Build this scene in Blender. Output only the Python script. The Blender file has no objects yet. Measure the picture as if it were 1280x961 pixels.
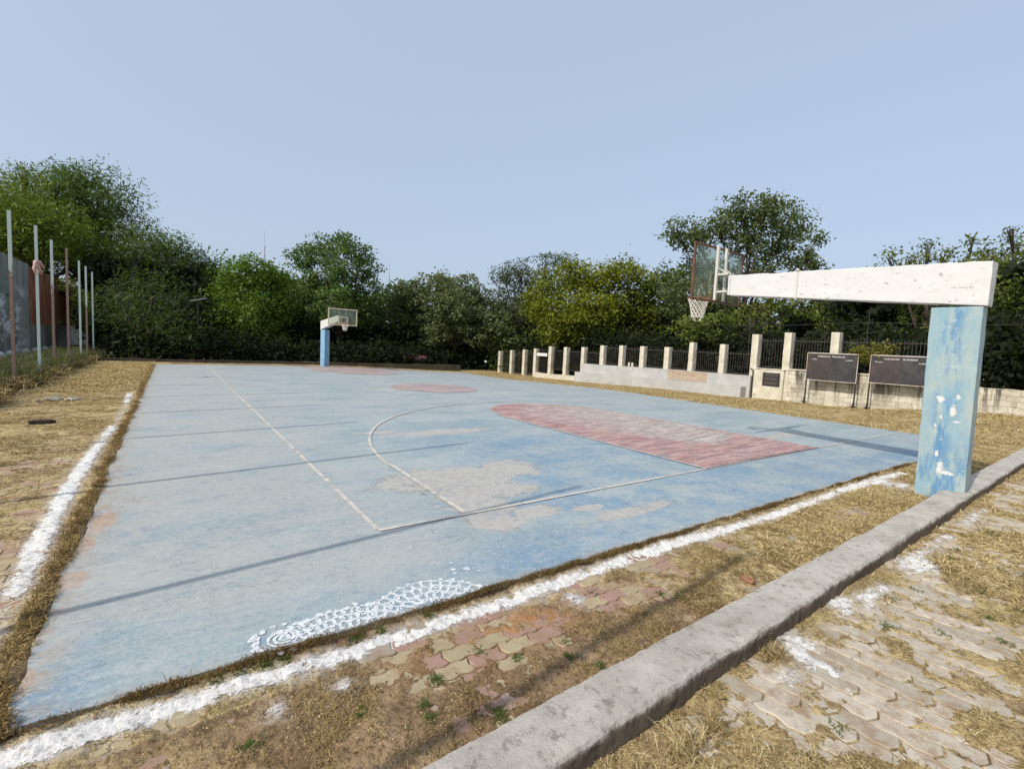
import bpy, bmesh, math, random
import numpy as np
from mathutils import Vector, Matrix, noise as mnoise
R = math.radians
rng = np.random.default_rng(7)
random.seed(7)
scene = bpy.context.scene
col = scene.collection

# ------------------------------------------------------------------ camera
H = 1.85
YAW, PITCH, ROLL = R(35.465), R(4.541), R(2.812)
fw = Vector((math.sin(YAW)*math.cos(PITCH), math.cos(YAW)*math.cos(PITCH), -math.sin(PITCH)))
rt0 = Vector((math.cos(YAW), -math.sin(YAW), 0)); up0 = rt0.cross(fw)
rt = rt0*math.cos(ROLL)+up0*math.sin(ROLL); up = -rt0*math.sin(ROLL)+up0*math.cos(ROLL)
cd = bpy.data.cameras.new('camera'); cam = bpy.data.objects.new('camera', cd); col.objects.link(cam)
cam.matrix_world = Matrix(((rt.x, up.x, -fw.x, 0), (rt.y, up.y, -fw.y, 0), (rt.z, up.z, -fw.z, H), (0, 0, 0, 1)))
cd.sensor_width = 36; cd.lens = 601.14/1280*36; cd.clip_start = .05; cd.clip_end = 2000
scene.camera = cam

# ------------------------------------------------------------------ light
SUN_EL = R(38.7); SH_AZ = R(6.5)          # shadows run towards +x, turned a little to +y
w = bpy.data.worlds.new('World'); scene.world = w; w.use_nodes = True
nt = w.node_tree; nt.nodes.clear()
sky = nt.nodes.new('ShaderNodeTexSky'); sky.sky_type = 'NISHITA'; sky.sun_disc = False
sd = Vector((-math.cos(SH_AZ)*math.cos(SUN_EL), -math.sin(SH_AZ)*math.cos(SUN_EL), math.sin(SUN_EL)))
sky.sun_elevation = SUN_EL; sky.sun_rotation = math.atan2(sd.x, sd.y)
sky.altitude = 0; sky.air_density = 1.0; sky.dust_density = 4.5; sky.ozone_density = 3.0
bg = nt.nodes.new('ShaderNodeBackground'); bg.inputs[1].default_value = .15
wo = nt.nodes.new('ShaderNodeOutputWorld')
hz_ = nt.nodes.new('ShaderNodeMix'); hz_.data_type = 'RGBA'; hz_.inputs[0].default_value = .72
hz_.inputs[7].default_value = (2.52, 2.98, 3.66, 1)          # thin even haze veils the sky
nt.links.new(sky.outputs[0], hz_.inputs[6]); nt.links.new(hz_.outputs[2], bg.inputs[0]); nt.links.new(bg.outputs[0], wo.inputs[0])
sl = bpy.data.lights.new('sun', 'SUN'); sl.energy = 2.55; sl.angle = R(.53); sl.color = (1, .93, .82)
so = bpy.data.objects.new('sun', sl); col.objects.link(so)
so.rotation_euler = (-sd).to_track_quat('-Z', 'Y').to_euler()
scene.view_settings.view_transform = 'Standard'; scene.view_settings.look = 'None'
scene.view_settings.exposure = .52; scene.view_settings.gamma = 1
scene.render.engine = 'CYCLES'

# ------------------------------------------------------------------ numpy noise
def _hash(ix, iy, s):
    h = (ix.astype(np.int64)*374761393 + iy.astype(np.int64)*668265263 + s*974711) & 0xffffffff
    h = ((h ^ (h >> 13))*1274126177) & 0xffffffff
    return ((h ^ (h >> 16)) & 0xffff)/65535.0
def vnoise(x, y, s=0):
    ix = np.floor(x); iy = np.floor(y); fx = x-ix; fy = y-iy
    fx = fx*fx*(3-2*fx); fy = fy*fy*(3-2*fy)
    a = _hash(ix, iy, s); b = _hash(ix+1, iy, s); c = _hash(ix, iy+1, s); d = _hash(ix+1, iy+1, s)
    return a+(b-a)*fx+(c-a)*fy+(a-b-c+d)*fx*fy
def fbm(x, y, f=1., o=4, s=0):
    t = 0; A = 1; n = 0
    for i in range(o):
        t = t+A*vnoise(x*f+17.3*i, y*f-9.1*i, s+i); n += A; A *= .55; f *= 2.03
    return t/n
def ss(a, b, x):
    t = np.clip((x-a)/(b-a), 0, 1); return t*t*(3-2*t)
def T(x, y):          # gentle fall of the site towards the far right, rise at the stone wall
    x = np.asarray(x, float); y = np.asarray(y, float)
    return -.33*ss(14, 28, y)*ss(7, 20, x) + .42*ss(18, 23, x)*ss(9, 3, y) + .06*ss(18, 21.5, x)*ss(14, 9, y)
def Tz(x, y): return float(T(x, y))

# ------------------------------------------------------------------ object helpers
def link(name, me, mat=None, parent=None, loc=None):
    o = bpy.data.objects.new(name, me); col.objects.link(o)
    if mat is not None:
        me.materials.append(mat)
    if parent is not None: o.parent = parent
    if loc is not None: o.location = loc
    return o
def tag(o, label=None, cat=None, group=None, kind=None):
    if label: o['label'] = label
    if cat: o['category'] = cat
    if group: o['group'] = group
    if kind: o['kind'] = kind
    return o
def thing(name, loc, label, cat, group=None, rz=0):
    o = bpy.data.objects.new(name, None); col.objects.link(o)
    o.location = loc; o.rotation_euler = (0, 0, rz); o.empty_display_size = .2
    return tag(o, label, cat, group)
def npmesh(name, V, F, attrs=None, smooth=False):
    """V (n,3), F (m,k) with k = 3 or 4"""
    V = np.asarray(V, np.float32); F = np.asarray(F, np.int32)
    me = bpy.data.meshes.new(name); k = F.shape[1]
    me.vertices.add(len(V)); me.vertices.foreach_set('co', V.ravel())
    me.loops.add(F.size); me.loops.foreach_set('vertex_index', F.ravel())
    me.polygons.add(len(F)); me.polygons.foreach_set('loop_start', np.arange(0, F.size, k, dtype=np.int32))
    me.polygons.foreach_set('loop_total', np.full(len(F), k, np.int32))
    me.polygons.foreach_set('use_smooth', np.full(len(F), smooth))
    me.update(calc_edges=True)
    for n, a in (attrs or {}).items():
        at = me.attributes.new(n, 'FLOAT', 'POINT'); at.data.foreach_set('value', np.asarray(a, np.float32).ravel())
    return me
def gridmesh(name, xs, ys, zf, attrs=None, keep=None, smooth=True):
    X, Y = np.meshgrid(xs, ys); Z = zf(X, Y)
    V = np.stack([X, Y, Z], -1).reshape(-1, 3); nx = len(xs)
    i = (np.arange(len(ys)-1)[:, None]*nx+np.arange(nx-1)[None]).ravel()
    F = np.stack([i, i+1, i+1+nx, i+nx], 1)
    if keep is not None:
        xc = V[F].mean(1); F = F[keep(xc[:, 0], xc[:, 1])]
    at = {k: f(X, Y) for k, f in (attrs or {}).items()}
    return npmesh(name, V, F, at, smooth)

class MB:
    def __init__(s): s.v = []; s.f = []
    def quad8(s, p):      # 8 corners: bottom 4 ccw, top 4 ccw
        b = len(s.v); s.v += [tuple(q) for q in p]
        for f in ((3, 2, 1, 0), (4, 5, 6, 7), (0, 1, 5, 4), (1, 2, 6, 5), (2, 3, 7, 6), (3, 0, 4, 7)): s.f.append([b+i for i in f])
        return s
    def box(s, x0, x1, y0, y1, z0, z1):
        return s.quad8([(x0, y0, z0), (x1, y0, z0), (x1, y1, z0), (x0, y1, z0), (x0, y0, z1), (x1, y0, z1), (x1, y1, z1), (x0, y1, z1)])
    def tube(s, pts, rad, n=6, cap=True):
        pts = [Vector(p) for p in pts]; m = len(pts)
        if not hasattr(rad, '__len__'): rad = [rad]*m
        base = len(s.v); prev = None
        for i, p in enumerate(pts):
            d = (pts[min(i+1, m-1)]-pts[max(i-1, 0)]).normalized()
            if prev is None:
                a = d.cross(Vector((0, 0, 1)))
                if a.length < .1: a = d.cross(Vector((1, 0, 0)))
                a.normalize()
            else:
                a = prev-d*prev.dot(d); a.normalize()
            prev = a; b = d.cross(a)
            for k in range(n):
                t = 2*math.pi*(k+.5)/n; s.v.append(tuple(p+(a*math.cos(t)+b*math.sin(t))*rad[i]))
        for i in range(m-1):
            for k in range(n):
                k2 = (k+1) % n; s.f.append([base+i*n+k, base+i*n+k2, base+(i+1)*n+k2, base+(i+1)*n+k])
        if cap:
            s.f.append([base+k for k in range(n)][::-1]); s.f.append([base+(m-1)*n+k for k in range(n)])
        return s
    def ring(s, c, r, t, n=28, axis=2, m=6):
        pts = []
        for i in range(n):
            a = 2*math.pi*i/n; pts.append(Vector(c)+Vector((math.cos(a)*r, math.sin(a)*r, 0)))
        base = len(s.v)
        for i in range(n):
            a = 2*math.pi*i/n; o = Vector((math.cos(a), math.sin(a), 0))
            for k in range(m):
                b = 2*math.pi*k/m; s.v.append(tuple(pts[i]+o*math.cos(b)*t+Vector((0, 0, math.sin(b)*t))))
        for i in range(n):
            for k in range(m):
                i2 = (i+1) % n; k2 = (k+1) % m; s.f.append([base+i*m+k, base+i2*m+k, base+i2*m+k2, base+i*m+k2])
        return s
    def build(s, name, mat, parent=None, bevel=0, smooth=False, rough=0, cut=0, seed=0, rscale=3.):
        me = bpy.data.meshes.new(name); me.from_pydata(s.v, [], s.f); me.update()
        if bevel or cut or rough:
            bm = bmesh.new(); bm.from_mesh(me)
            if bevel: bmesh.ops.bevel(bm, geom=bm.edges[:], offset=bevel, segments=2, affect='EDGES', profile=.6)
            for _ in range(40 if cut else 0):
                es = [e for e in bm.edges if e.calc_length() > cut*1.6]
                if not es: break
                bmesh.ops.subdivide_edges(bm, edges=es, cuts=1, use_grid_fill=True)
                if len(bm.verts) > 60000: break
            if rough:
                bm.normal_update()
                for v in bm.verts:
                    q = v.co*rscale+Vector((seed, seed*.7, 3)); d = mnoise.fractal(q, 1., 2., 4)
                    v.co += v.normal*d*rough
            bm.to_mesh(me); bm.free()
        if smooth: me.polygons.foreach_set('use_smooth', [True]*len(me.polygons))
        return link(name, me, mat, parent)

# ------------------------------------------------------------------ material helpers
class NT:
    def __init__(s, name):
        s.m = bpy.data.materials.new(name); s.m.use_nodes = True; s.t = s.m.node_tree; s.t.nodes.clear()
        s.out = s.t.nodes.new('ShaderNodeOutputMaterial')
        s.co = s.t.nodes.new('ShaderNodeTexCoord').outputs['Object']
    def n(s, typ, **kw):
        nd = s.t.nodes.new(typ)
        for k, v in kw.items(): setattr(nd, k, v)
        return nd
    def set(s, sock, v):
        if hasattr(v, 'is_output') or isinstance(v, bpy.types.NodeSocket): s.t.links.new(v, sock)
        elif isinstance(v, (tuple, list)) and len(v) == 3 and sock.type == 'RGBA': sock.default_value = (*v, 1)
        else: sock.default_value = v
    def math(s, op, a, b=0., clamp=False):
        nd = s.n('ShaderNodeMath', operation=op, use_clamp=clamp); s.set(nd.inputs[0], a); s.set(nd.inputs[1], b); return nd.outputs[0]
    def map(s, scale=(1, 1, 1), loc=(0, 0, 0), rot=(0, 0, 0), src=None):
        nd = s.n('ShaderNodeMapping'); s.set(nd.inputs[0], src or s.co)
        nd.inputs['Scale'].default_value = scale; nd.inputs['Location'].default_value = loc; nd.inputs['Rotation'].default_value = rot
        return nd.outputs[0]
    def noise(s, scale, detail=5, rough=.6, vec=None, dist=0):
        nd = s.n('ShaderNodeTexNoise'); s.set(nd.inputs['Vector'], vec or s.co)
        nd.inputs['Scale'].default_value = scale; nd.inputs['Detail'].default_value = detail
        nd.inputs['Roughness'].default_value = rough; nd.inputs['Distortion'].default_value = dist
        return nd.outputs['Fac']
    def ramp(s, v, a, b, c=0., d=1., smooth=True):
        nd = s.n('ShaderNodeMapRange', interpolation_type='SMOOTHSTEP' if smooth else 'LINEAR')
        s.set(nd.inputs[0], v); nd.inputs[1].default_value = a; nd.inputs[2].default_value = b
        nd.inputs[3].default_value = c; nd.inputs[4].default_value = d; return nd.outputs[0]
    def mix(s, f, a, b, mode='MIX'):
        nd = s.n('ShaderNodeMix', data_type='RGBA', blend_type=mode); s.set(nd.inputs[0], f)
        s.set(nd.inputs[6], a); s.set(nd.inputs[7], b); return nd.outputs[2]
    def attr(s, name): return s.n('ShaderNodeAttribute', attribute_name=name).outputs['Fac']
    def xyz(s, src=None):
        nd = s.n('ShaderNodeSeparateXYZ'); s.set(nd.inputs[0], src or s.co); return nd.outputs
    def bump(s, h, strength=.3, dist=.01):
        nd = s.n('ShaderNodeBump'); s.set(nd.inputs['Height'], h); nd.inputs['Strength'].default_value = strength
        nd.inputs['Distance'].default_value = dist; return nd.outputs[0]
    def bsdf(s, color, rough=.85, normal=None, spec=.3, metal=0., alpha=None):
        b = s.n('ShaderNodeBsdfPrincipled'); s.set(b.inputs['Base Color'], color); s.set(b.inputs['Roughness'], rough)
        b.inputs['Specular IOR Level'].default_value = spec; b.inputs['Metallic'].default_value = metal
        if normal is not None: s.set(b.inputs['Normal'], normal)
        if alpha is not None: s.set(b.inputs['Alpha'], alpha)
        s.t.links.new(b.outputs[0], s.out.inputs[0]); return s.m
    def blob(s, x, y, rx, ry, warp):     # soft irregular patch mask in the ground plane
        m = s.map(scale=(1/rx, 1/ry, 0), loc=(-x/rx, -y/ry, 0))
        nd = s.n('ShaderNodeVectorMath', operation='LENGTH'); s.set(nd.inputs[0], m)
        d = s.math('ADD', nd.outputs['Value'], warp)
        return s.ramp(d, 1.08, .86)
def simple(name, c, rough=.7, var=.25, scale=6, spec=.3, metal=0, bump=.1):
    n = NT(name); f = n.noise(scale, 5); c2 = tuple(x*(1-var) for x in c); c3 = tuple(min(1, x*(1+var*.6)) for x in c)
    cc = n.mix(n.ramp(f, .3, .7), c2, c3)
    return n.bsdf(cc, rough, n.bump(n.noise(scale*8, 4), bump, .005), spec, metal)

# ---------- court paint
def mat_court():
    n = NT('court_paint')
    wv = n.math('MULTIPLY', n.math('SUBTRACT', n.noise(2.0, 9, .75), .5), 2.6)
    st = n.noise(.55, 7, .68, n.map((.55, 1.5, 1)))        # long brushed streaks
    st2 = n.noise(2.6, 7, .7, n.map((.5, 1.7, 1), loc=(4, 2, 0)))
    big = n.noise(.22, 4, .6)
    blue = n.mix(n.ramp(st, .38, .64), (.235, .315, .35), (.35, .40, .40))
    blue = n.mix(n.ramp(st2, .55, .74, 0, .75), blue, (.42, .45, .47))
    blue = n.mix(n.ramp(st2, .42, .27, 0, .6), blue, (.16, .275, .37))
    # greyed, scuffed left lane against the deeper blue near the baseline
    x, y, z = n.xyz()
    deep = n.math('MULTIPLY', n.attr('deep'), n.ramp(n.noise(1.3, 6, .7), .38, .6))
    blue = n.mix(n.math('MULTIPLY', deep, .72), blue, (.125, .25, .38))
    grey = n.math('MULTIPLY', n.attr('grey'), n.ramp(n.noise(.8, 8, .8, n.map((.7, 1.2, 1), loc=(9, 0, 0))), .36, .52))
    blue = n.mix(n.math('MULTIPLY', grey, .95), blue, (.36, .372, .355))
    blue = n.mix(n.ramp(n.noise(7, 6, .75), .60, .76, 0, .65), blue, (.47, .46, .43))
    c = blue
    # bare, worn concrete patches
    ws = None
    for bx, by, rx, ry in ((3.15, 5.75, .95, .62), (4.2, 5.85, .55, .48), (2.95, 4.85, .42, .62), (2.8, 4.15, .33, .34), (3.35, 4.12, .35, .18),
                           (3.55, 4.95, .45, .30), (4.5, 3.62, .7, .13), (4.0, 3.95, .25, .1), (4.7, 8.9, 1.2, .30), (3.2, 9.3, .5, .15), (9.6, 8.4, 1.4, .28), (12.6, 5.6, 1.3, .2), (7.0, 17.3, 1.6, .4)):
        b = n.blob(bx, by, rx, ry, wv); ws = b if ws is None else n.math('MAXIMUM', ws, b)
    fine = n.noise(9, 7, .75)
    wcol = n.mix(n.ramp(fine, .35, .65), (.36, .34, .31), (.47, .44, .39))
    c = n.mix(n.math('MULTIPLY', ws, n.ramp(n.noise(5, 5, .7), .3, .5, .7, 1)), c, wcol)
    rim = n.math('MULTIPLY', n.math('MULTIPLY', n.ramp(ws, .05, .35), n.ramp(ws, .95, .6)), n.ramp(n.noise(6, 6, .8), .42, .55))
    c = n.mix(n.math('MULTIPLY', rim, .8), c, (.17, .17, .165))
    # rust and soil stains at the edges
    c = n.mix(n.math('MULTIPLY', n.attr('soil'), n.ramp(n.noise(5, 5, .65), .36, .62)), c, (.34, .27, .20))
    for bx, by, rx, ry in ((-.55, 5.9, .10, .35), (-.6, 4.55, .1, .16), (-.6, 5.25, .07, .2), (-.66, 3.35, .06, .12)):
        c = n.mix(n.math('MULTIPLY', n.blob(bx, by, rx, ry, n.math('MULTIPLY', wv, .9)), .6), c, (.42, .24, .13))
    # thin cracks and dark scuffs
    vor = n.n('ShaderNodeTexVoronoi', feature='DISTANCE_TO_EDGE'); n.set(vor.inputs['Vector'], n.map((.35, .5, 1))); vor.inputs['Scale'].default_value = .8
    wn = n.n('ShaderNodeTexNoise'); n.set(wn.inputs['Vector'], n.co); wn.inputs['Scale'].default_value = 3; wn.inputs['Detail'].default_value = 5
    va = n.n('ShaderNodeVectorMath', operation='MULTIPLY_ADD'); n.set(va.inputs[0], wn.outputs['Color']); va.inputs[1].default_value = (.35, .35, 0); n.set(va.inputs[2], n.map((.35, .5, 1)))
    n.set(vor.inputs['Vector'], va.outputs[0])
    cr = n.math('MULTIPLY', n.ramp(vor.outputs['Distance'], .004, .0), n.ramp(n.noise(.6, 3), .5, .6))
    c = n.mix(n.math('MULTIPLY', cr, .8), c, (.10, .11, .12))
    g1 = n.noise(3.4, 9, .82, n.map((.7, 1.5, 1), loc=(1, 6, 0))); g2 = n.noise(14, 8, .85, n.map((.8, 1.2, 1)))
    c = n.mix(n.ramp(g1, .52, .70, 0, .5), c, (.40, .405, .39)); c = n.mix(n.ramp(g1, .47, .34, 0, .6), c, (.17, .22, .26))
    c = n.mix(n.ramp(g2, .51, .62, 0, .6), c, (.47, .47, .45)); c = n.mix(n.ramp(g2, .47, .36, 0, .6), c, (.14, .17, .20))
    g4 = n.noise(46, 6, .85); c = n.mix(n.ramp(g4, .52, .62, 0, .5), c, (.52, .52, .50)); c = n.mix(n.ramp(g4, .46, .36, 0, .5), c, (.13, .155, .18))
    sc_ = n.noise(7, 8, .8, n.map((.16, 3.2, 1), rot=(0, 0, R(4)))); c = n.mix(n.ramp(sc_, .56, .66, 0, .45), c, (.45, .45, .43)); c = n.mix(n.ramp(sc_, .42, .34, 0, .5), c, (.14, .19, .24))
    g5 = n.noise(.9, 10, .85, n.map(loc=(21, 12, 0)))
    c = n.mix(n.ramp(g5, .50, .58, 0, .35), c, (.42, .43, .41)); c = n.mix(n.ramp(g5, .46, .40, 0, .35), c, (.17, .25, .31))
    g3 = n.noise(1.25, 9, .8, n.map((.8, 1.15, 1), loc=(11, 2, 0)))
    c = n.mix(n.ramp(g3, .52, .66, 0, .55), c, (.40, .40, .385)); c = n.mix(n.ramp(g3, .46, .34, 0, .4), c, (.16, .235, .31))
    sp = n.noise(38, 3, .6)
    c = n.mix(n.ramp(sp, .68, .74, 0, .5), c, (.12, .14, .16))
    c = n.mix(n.ramp(n.noise(23, 3, .6, n.map(loc=(5, 5, 0))), .69, .74, 0, .6), c, (.72, .72, .70))
    h = n.math('ADD', n.math('MULTIPLY', fine, .6), n.noise(60, 4, .7))
    return n.bsdf(c, .72, n.bump(h, .22, .008), .35)
def mat_paint(name, c, c2, keep=.5, soft=.12, scale=4.):
    """thin road paint whose worn parts let the slab below show"""
    n = NT(name)
    f = n.noise(scale, 7, .72, n.map((.6, 1.6, 1))); g = n.noise(scale*.35, 5, .6, n.map((.6, 1.5, 1), loc=(3, 1, 0)))
    v = n.math('ADD', n.math('MULTIPLY', f, .6), n.math('MULTIPLY', g, .4))
    al = n.ramp(v, keep+soft, keep-soft)
    if name == 'white_line': al = n.math('MAXIMUM', al, .55)
    cc = n.mix(n.ramp(n.noise(11, 5, .7), .35, .65), c, c2)
    return n.bsdf(cc, .75, n.bump(n.noise(50, 3), .15, .005), .3, alpha=al)
def mat_key():
    n = NT('key_paint')
    wv = n.math('MULTIPLY', n.math('SUBTRACT', n.noise(1.3, 6, .7), .5), 1.5)
    st = n.noise(1.5, 7, .72, n.map((.5, 2.6, 1), rot=(0, 0, R(12))))
    c = n.mix(n.ramp(st, .36, .6), (.40, .215, .205), (.48, .33, .305))
    g = n.math('MAXIMUM', n.blob(9.9, 7.2, 1.25, 1.55, wv), n.blob(10.2, 9.6, 1.0, 1.5, wv))
    g = n.math('MAXIMUM', g, n.math('MULTIPLY', n.blob(9.9, 9.0, 1.9, 3.4, wv), .6))
    wc = n.mix(n.ramp(n.noise(6, 6, .7), .35, .65), (.42, .40, .36), (.55, .50, .45))
    c = n.mix(n.math('MULTIPLY', g, n.ramp(st, .62, .4, .45, .95)), c, wc)
    al = n.math('MAXIMUM', n.ramp(n.noise(4, 9, .82, n.map((.4, 2.4, 1))), .60, .48), .4)
    return n.bsdf(c, .75, n.bump(n.noise(40, 4), .2, .006), .3, alpha=al)
M = {}
M['court'] = mat_court(); M['key'] = mat_key()
M['line'] = mat_paint('white_line', (.46, .43, .38), (.60, .57, .52), .57, .09)
M['farred'] = mat_paint('faded_red', (.42, .30, .29), (.44, .37, .36), .60, .22, 1.5)
M['faintline'] = mat_paint('faint_line', (.52, .50, .46), (.60, .58, .54), .50, .08)

# ---------- ground
def mat_ground():
    n = NT('dry_ground')
    a = n.noise(1.7, 8, .68); b = n.noise(9, 7, .72); f = n.noise(45, 5, .75, n.map((1, .6, 1)))
    dirt = n.mix(n.ramp(a, .35, .65), (.21, .135, .075), (.36, .25, .145))
    straw = n.mix(n.ramp(b, .32, .68), (.34, .25, .11), (.60, .47, .245))
    c = n.mix(n.ramp(n.math('ADD', n.math('MULTIPLY', n.attr('straw'), 1.0), n.math('MULTIPLY', b, .8)), .55, 1.0), dirt, straw)
    c = n.mix(n.ramp(n.noise(4, 7, .8, n.map(loc=(3, 9, 0))), .50, .36, 0, .75), c, (.10, .062, .034)); c = n.mix(n.ramp(f, .52, .38, 0, .7), c, (.07, .045, .025))
    c = n.mix(n.ramp(f, .60, .74, 0, .6), c, (.52, .41, .23))
    dust = n.math('MULTIPLY', n.attr('dust'), n.ramp(n.noise(16, 7, .8), .40, .56))
    c = n.mix(dust, c, (.70, .67, .62))
    c = n.mix(n.math('MULTIPLY', n.attr('rust'), n.ramp(b, .4, .6)), c, (.42, .20, .08))
    c = n.mix(n.ramp(n.noise(2.4, 5, .7, n.map(loc=(31, 7, 0))), .64, .74, 0, .55), c, (.13, .15, .05))
    h = n.math('ADD', n.math('MULTIPLY', b, 1.), n.math('MULTIPLY', f, .7))
    return n.bsdf(c, .95, n.bump(h, .8, .02), .1)
M['ground'] = mat_ground()
def mat_paver(name, cols):
    n = NT(name); r = n.attr('rnd')
    rp = n.n('ShaderNodeValToRGB'); rp.color_ramp.interpolation = 'CONSTANT'; n.set(rp.inputs[0], r)
    e = rp.color_ramp.elements
    while len(e) < len(cols): e.new(.5)
    for i, c in enumerate(cols): e[i].position = i/len(cols); e[i].color = (*c, 1)
    c = n.mix(n.ramp(n.noise(6, 8, .8), .42, .66, 0, .8), rp.outputs[0], (.27, .18, .105))
    c = n.mix(n.ramp(n.noise(30, 4, .7), .40, .28, 0, .5), c, (.12, .09, .06))
    c = n.mix(n.ramp(n.noise(3.1, 5, .7, n.map(loc=(7, 3, 0))), .58, .72, 0, .55), c, (.60, .54, .44))
    return n.bsdf(c, .9, n.bump(n.noise(70, 5, .75), .5, .006), .15)
M['paver_warm'] = mat_paver('paver_warm', [(.38, .31, .19), (.33, .21, .17), (.36, .30, .19), (.33, .28, .22), (.35, .22, .18), (.40, .33, .21)])
M['paver_left'] = mat_paver('paver_left', [(.42, .35, .21), (.37, .24, .19), (.44, .37, .23), (.40, .31, .21)])
M['paver_grey'] = mat_paver('paver_grey', [(.46, .41, .33), (.50, .445, .36), (.40, .355, .28), (.48, .42, .33), (.53, .47, .385)])
def mat_lime():
    n = NT('lime_powder'); f = n.noise(30, 6, .75)
    c = n.mix(n.ramp(f, .34, .5), (.46, .42, .37), (.70, .68, .65))
    v = n.math('ADD', n.math('MULTIPLY', n.attr('amt'), 1.35), n.math('MULTIPLY', n.math('SUBTRACT', n.noise(17, 9, .85, n.map((.8, 1.1, 1))), .5), 3.4))
    v = n.math('ADD', v, n.math('MULTIPLY', n.math('SUBTRACT', n.noise(3.5, 4, .6), .5), 1.2))
    return n.bsdf(c, .95, n.bump(n.noise(55, 5, .8), .7, .01), .05, alpha=n.ramp(v, .66, 1.0))
M['lime'] = mat_lime()
def mat_chalk():
    n = NT('chalk'); f = n.noise(45, 5, .75)
    return n.bsdf(n.mix(n.ramp(f, .3, .6), (.50, .55, .59), (.72, .74, .75)), .95, n.bump(f, .5, .006), .05, alpha=n.ramp(n.noise(34, 6, .8), .38, .52, .25, 1))
M['chalk'] = mat_chalk()
def mat_concrete(name, c1, c2, dark, scale=2.2, amt=.5, bump=.5):
    n = NT(name); a = n.noise(scale, 8, .7); b = n.noise(scale*7, 7, .75)
    c = n.mix(n.ramp(a, .35, .65), c1, c2)
    c = n.mix(n.ramp(b, .47, .30, 0, amt), c, dark)
    c = n.mix(n.ramp(n.noise(scale*2.3, 5, .7, n.map(loc=(8, 1, 3))), .6, .74, 0, .45), c, tuple(min(1, v*1.5) for v in c2))
    return n.bsdf(c, .9, n.bump(n.math('ADD', b, n.noise(60, 4, .7)), bump, .01), .2)
def mat_kerb():
    n = NT('kerb_concrete'); a = n.noise(2.2, 8, .75); b = n.noise(13, 8, .8); x, y, z = n.xyz()
    c = n.mix(n.ramp(a, .35, .65), (.40, .365, .315), (.53, .49, .43))
    c = n.mix(n.ramp(b, .48, .36, 0, .6), c, (.15, .125, .10)); c = n.mix(n.ramp(b, .54, .68, 0, .5), c, (.58, .55, .50))
    c = n.mix(n.ramp(n.noise(1.1, 6, .7, n.map(loc=(4, 4, 4))), .56, .68, 0, .6), c, (.24, .20, .15))
    c = n.mix(n.ramp(n.math('ADD', z, n.math('MULTIPLY', n.math('SUBTRACT', b, .5), .12)), .115, .075, 0, .9), c, (.085, .06, .038))  # soil-dark lower sides; this colour also paints in the shade on the front
    return n.bsdf(c, .92, n.bump(n.math('ADD', b, n.noise(70, 5, .75)), .7, .012), .15)
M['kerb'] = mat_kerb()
M['bench'] = mat_concrete('bench_plaster', (.37, .365, .35), (.45, .445, .43), (.22, .215, .20), 1.2, .5, .25)
def mat_cream(name, blocks=False, stain=.6):
    n = NT(name); a = n.noise(1.6, 7, .7)
    c = n.mix(n.ramp(a, .35, .65), (.48, .44, .34), (.64, .60, .50))
    x, y, z = n.xyz()
    h = n.noise(20, 5, .7)
    if blocks:
        cb = n.n('ShaderNodeCombineXYZ'); 
        wz = n.math('ADD', z, n.math('MULTIPLY', n.noise(2.2, 4), .22)); wy = n.math('ADD', y, n.math('MULTIPLY', n.noise(2.8, 4), .35))
        n.set(cb.inputs[0], wy); n.set(cb.inputs[1], wz)
        br = n.n('ShaderNodeTexBrick'); n.set(br.inputs['Vector'], cb.outputs[0]); br.inputs['Scale'].default_value = 1
        br.inputs['Brick Width'].default_value = .44; br.inputs['Row Height'].default_value = .19; br.inputs['Mortar Size'].default_value = .009
        br.inputs['Mortar Smooth'].default_value = .3; br.inputs['Bias'].default_value = 0
        br.inputs['Color1'].default_value = (.80, .80, .80, 1); br.inputs['Color2'].default_value = (1, 1, 1, 1); br.inputs['Mortar'].default_value = (.50, .46, .40, 1)
        c = n.mix(1., c, br.outputs['Color'], 'MULTIPLY')
        h = n.math('SUBTRACT', h, n.math('MULTIPLY', br.outputs['Fac'], 2.))
    dr = n.noise(1.5, 6, .7, n.map((1, 2.6, .35)))
    up_ = n.ramp(z, .25, 1.25, .2, 1.)
    m = n.math('MULTIPLY', n.ramp(dr, .47, .56), up_) if blocks else n.math('MULTIPLY', n.ramp(dr, .52, .62), up_)
    c = n.mix(n.math('MULTIPLY', m, stain), c, (.055, .05, .04))
    c = n.mix(n.ramp(n.noise(5, 8, .8), .54, .68, 0, .7), c, (.16, .14, .10))
    return n.bsdf(c, .9, n.bump(h, .5, .012), .15)
M['cream'] = mat_cream('cream_plaster', False, .45); M['stone'] = mat_cream('cream_blockwork', True, .9)
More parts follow.
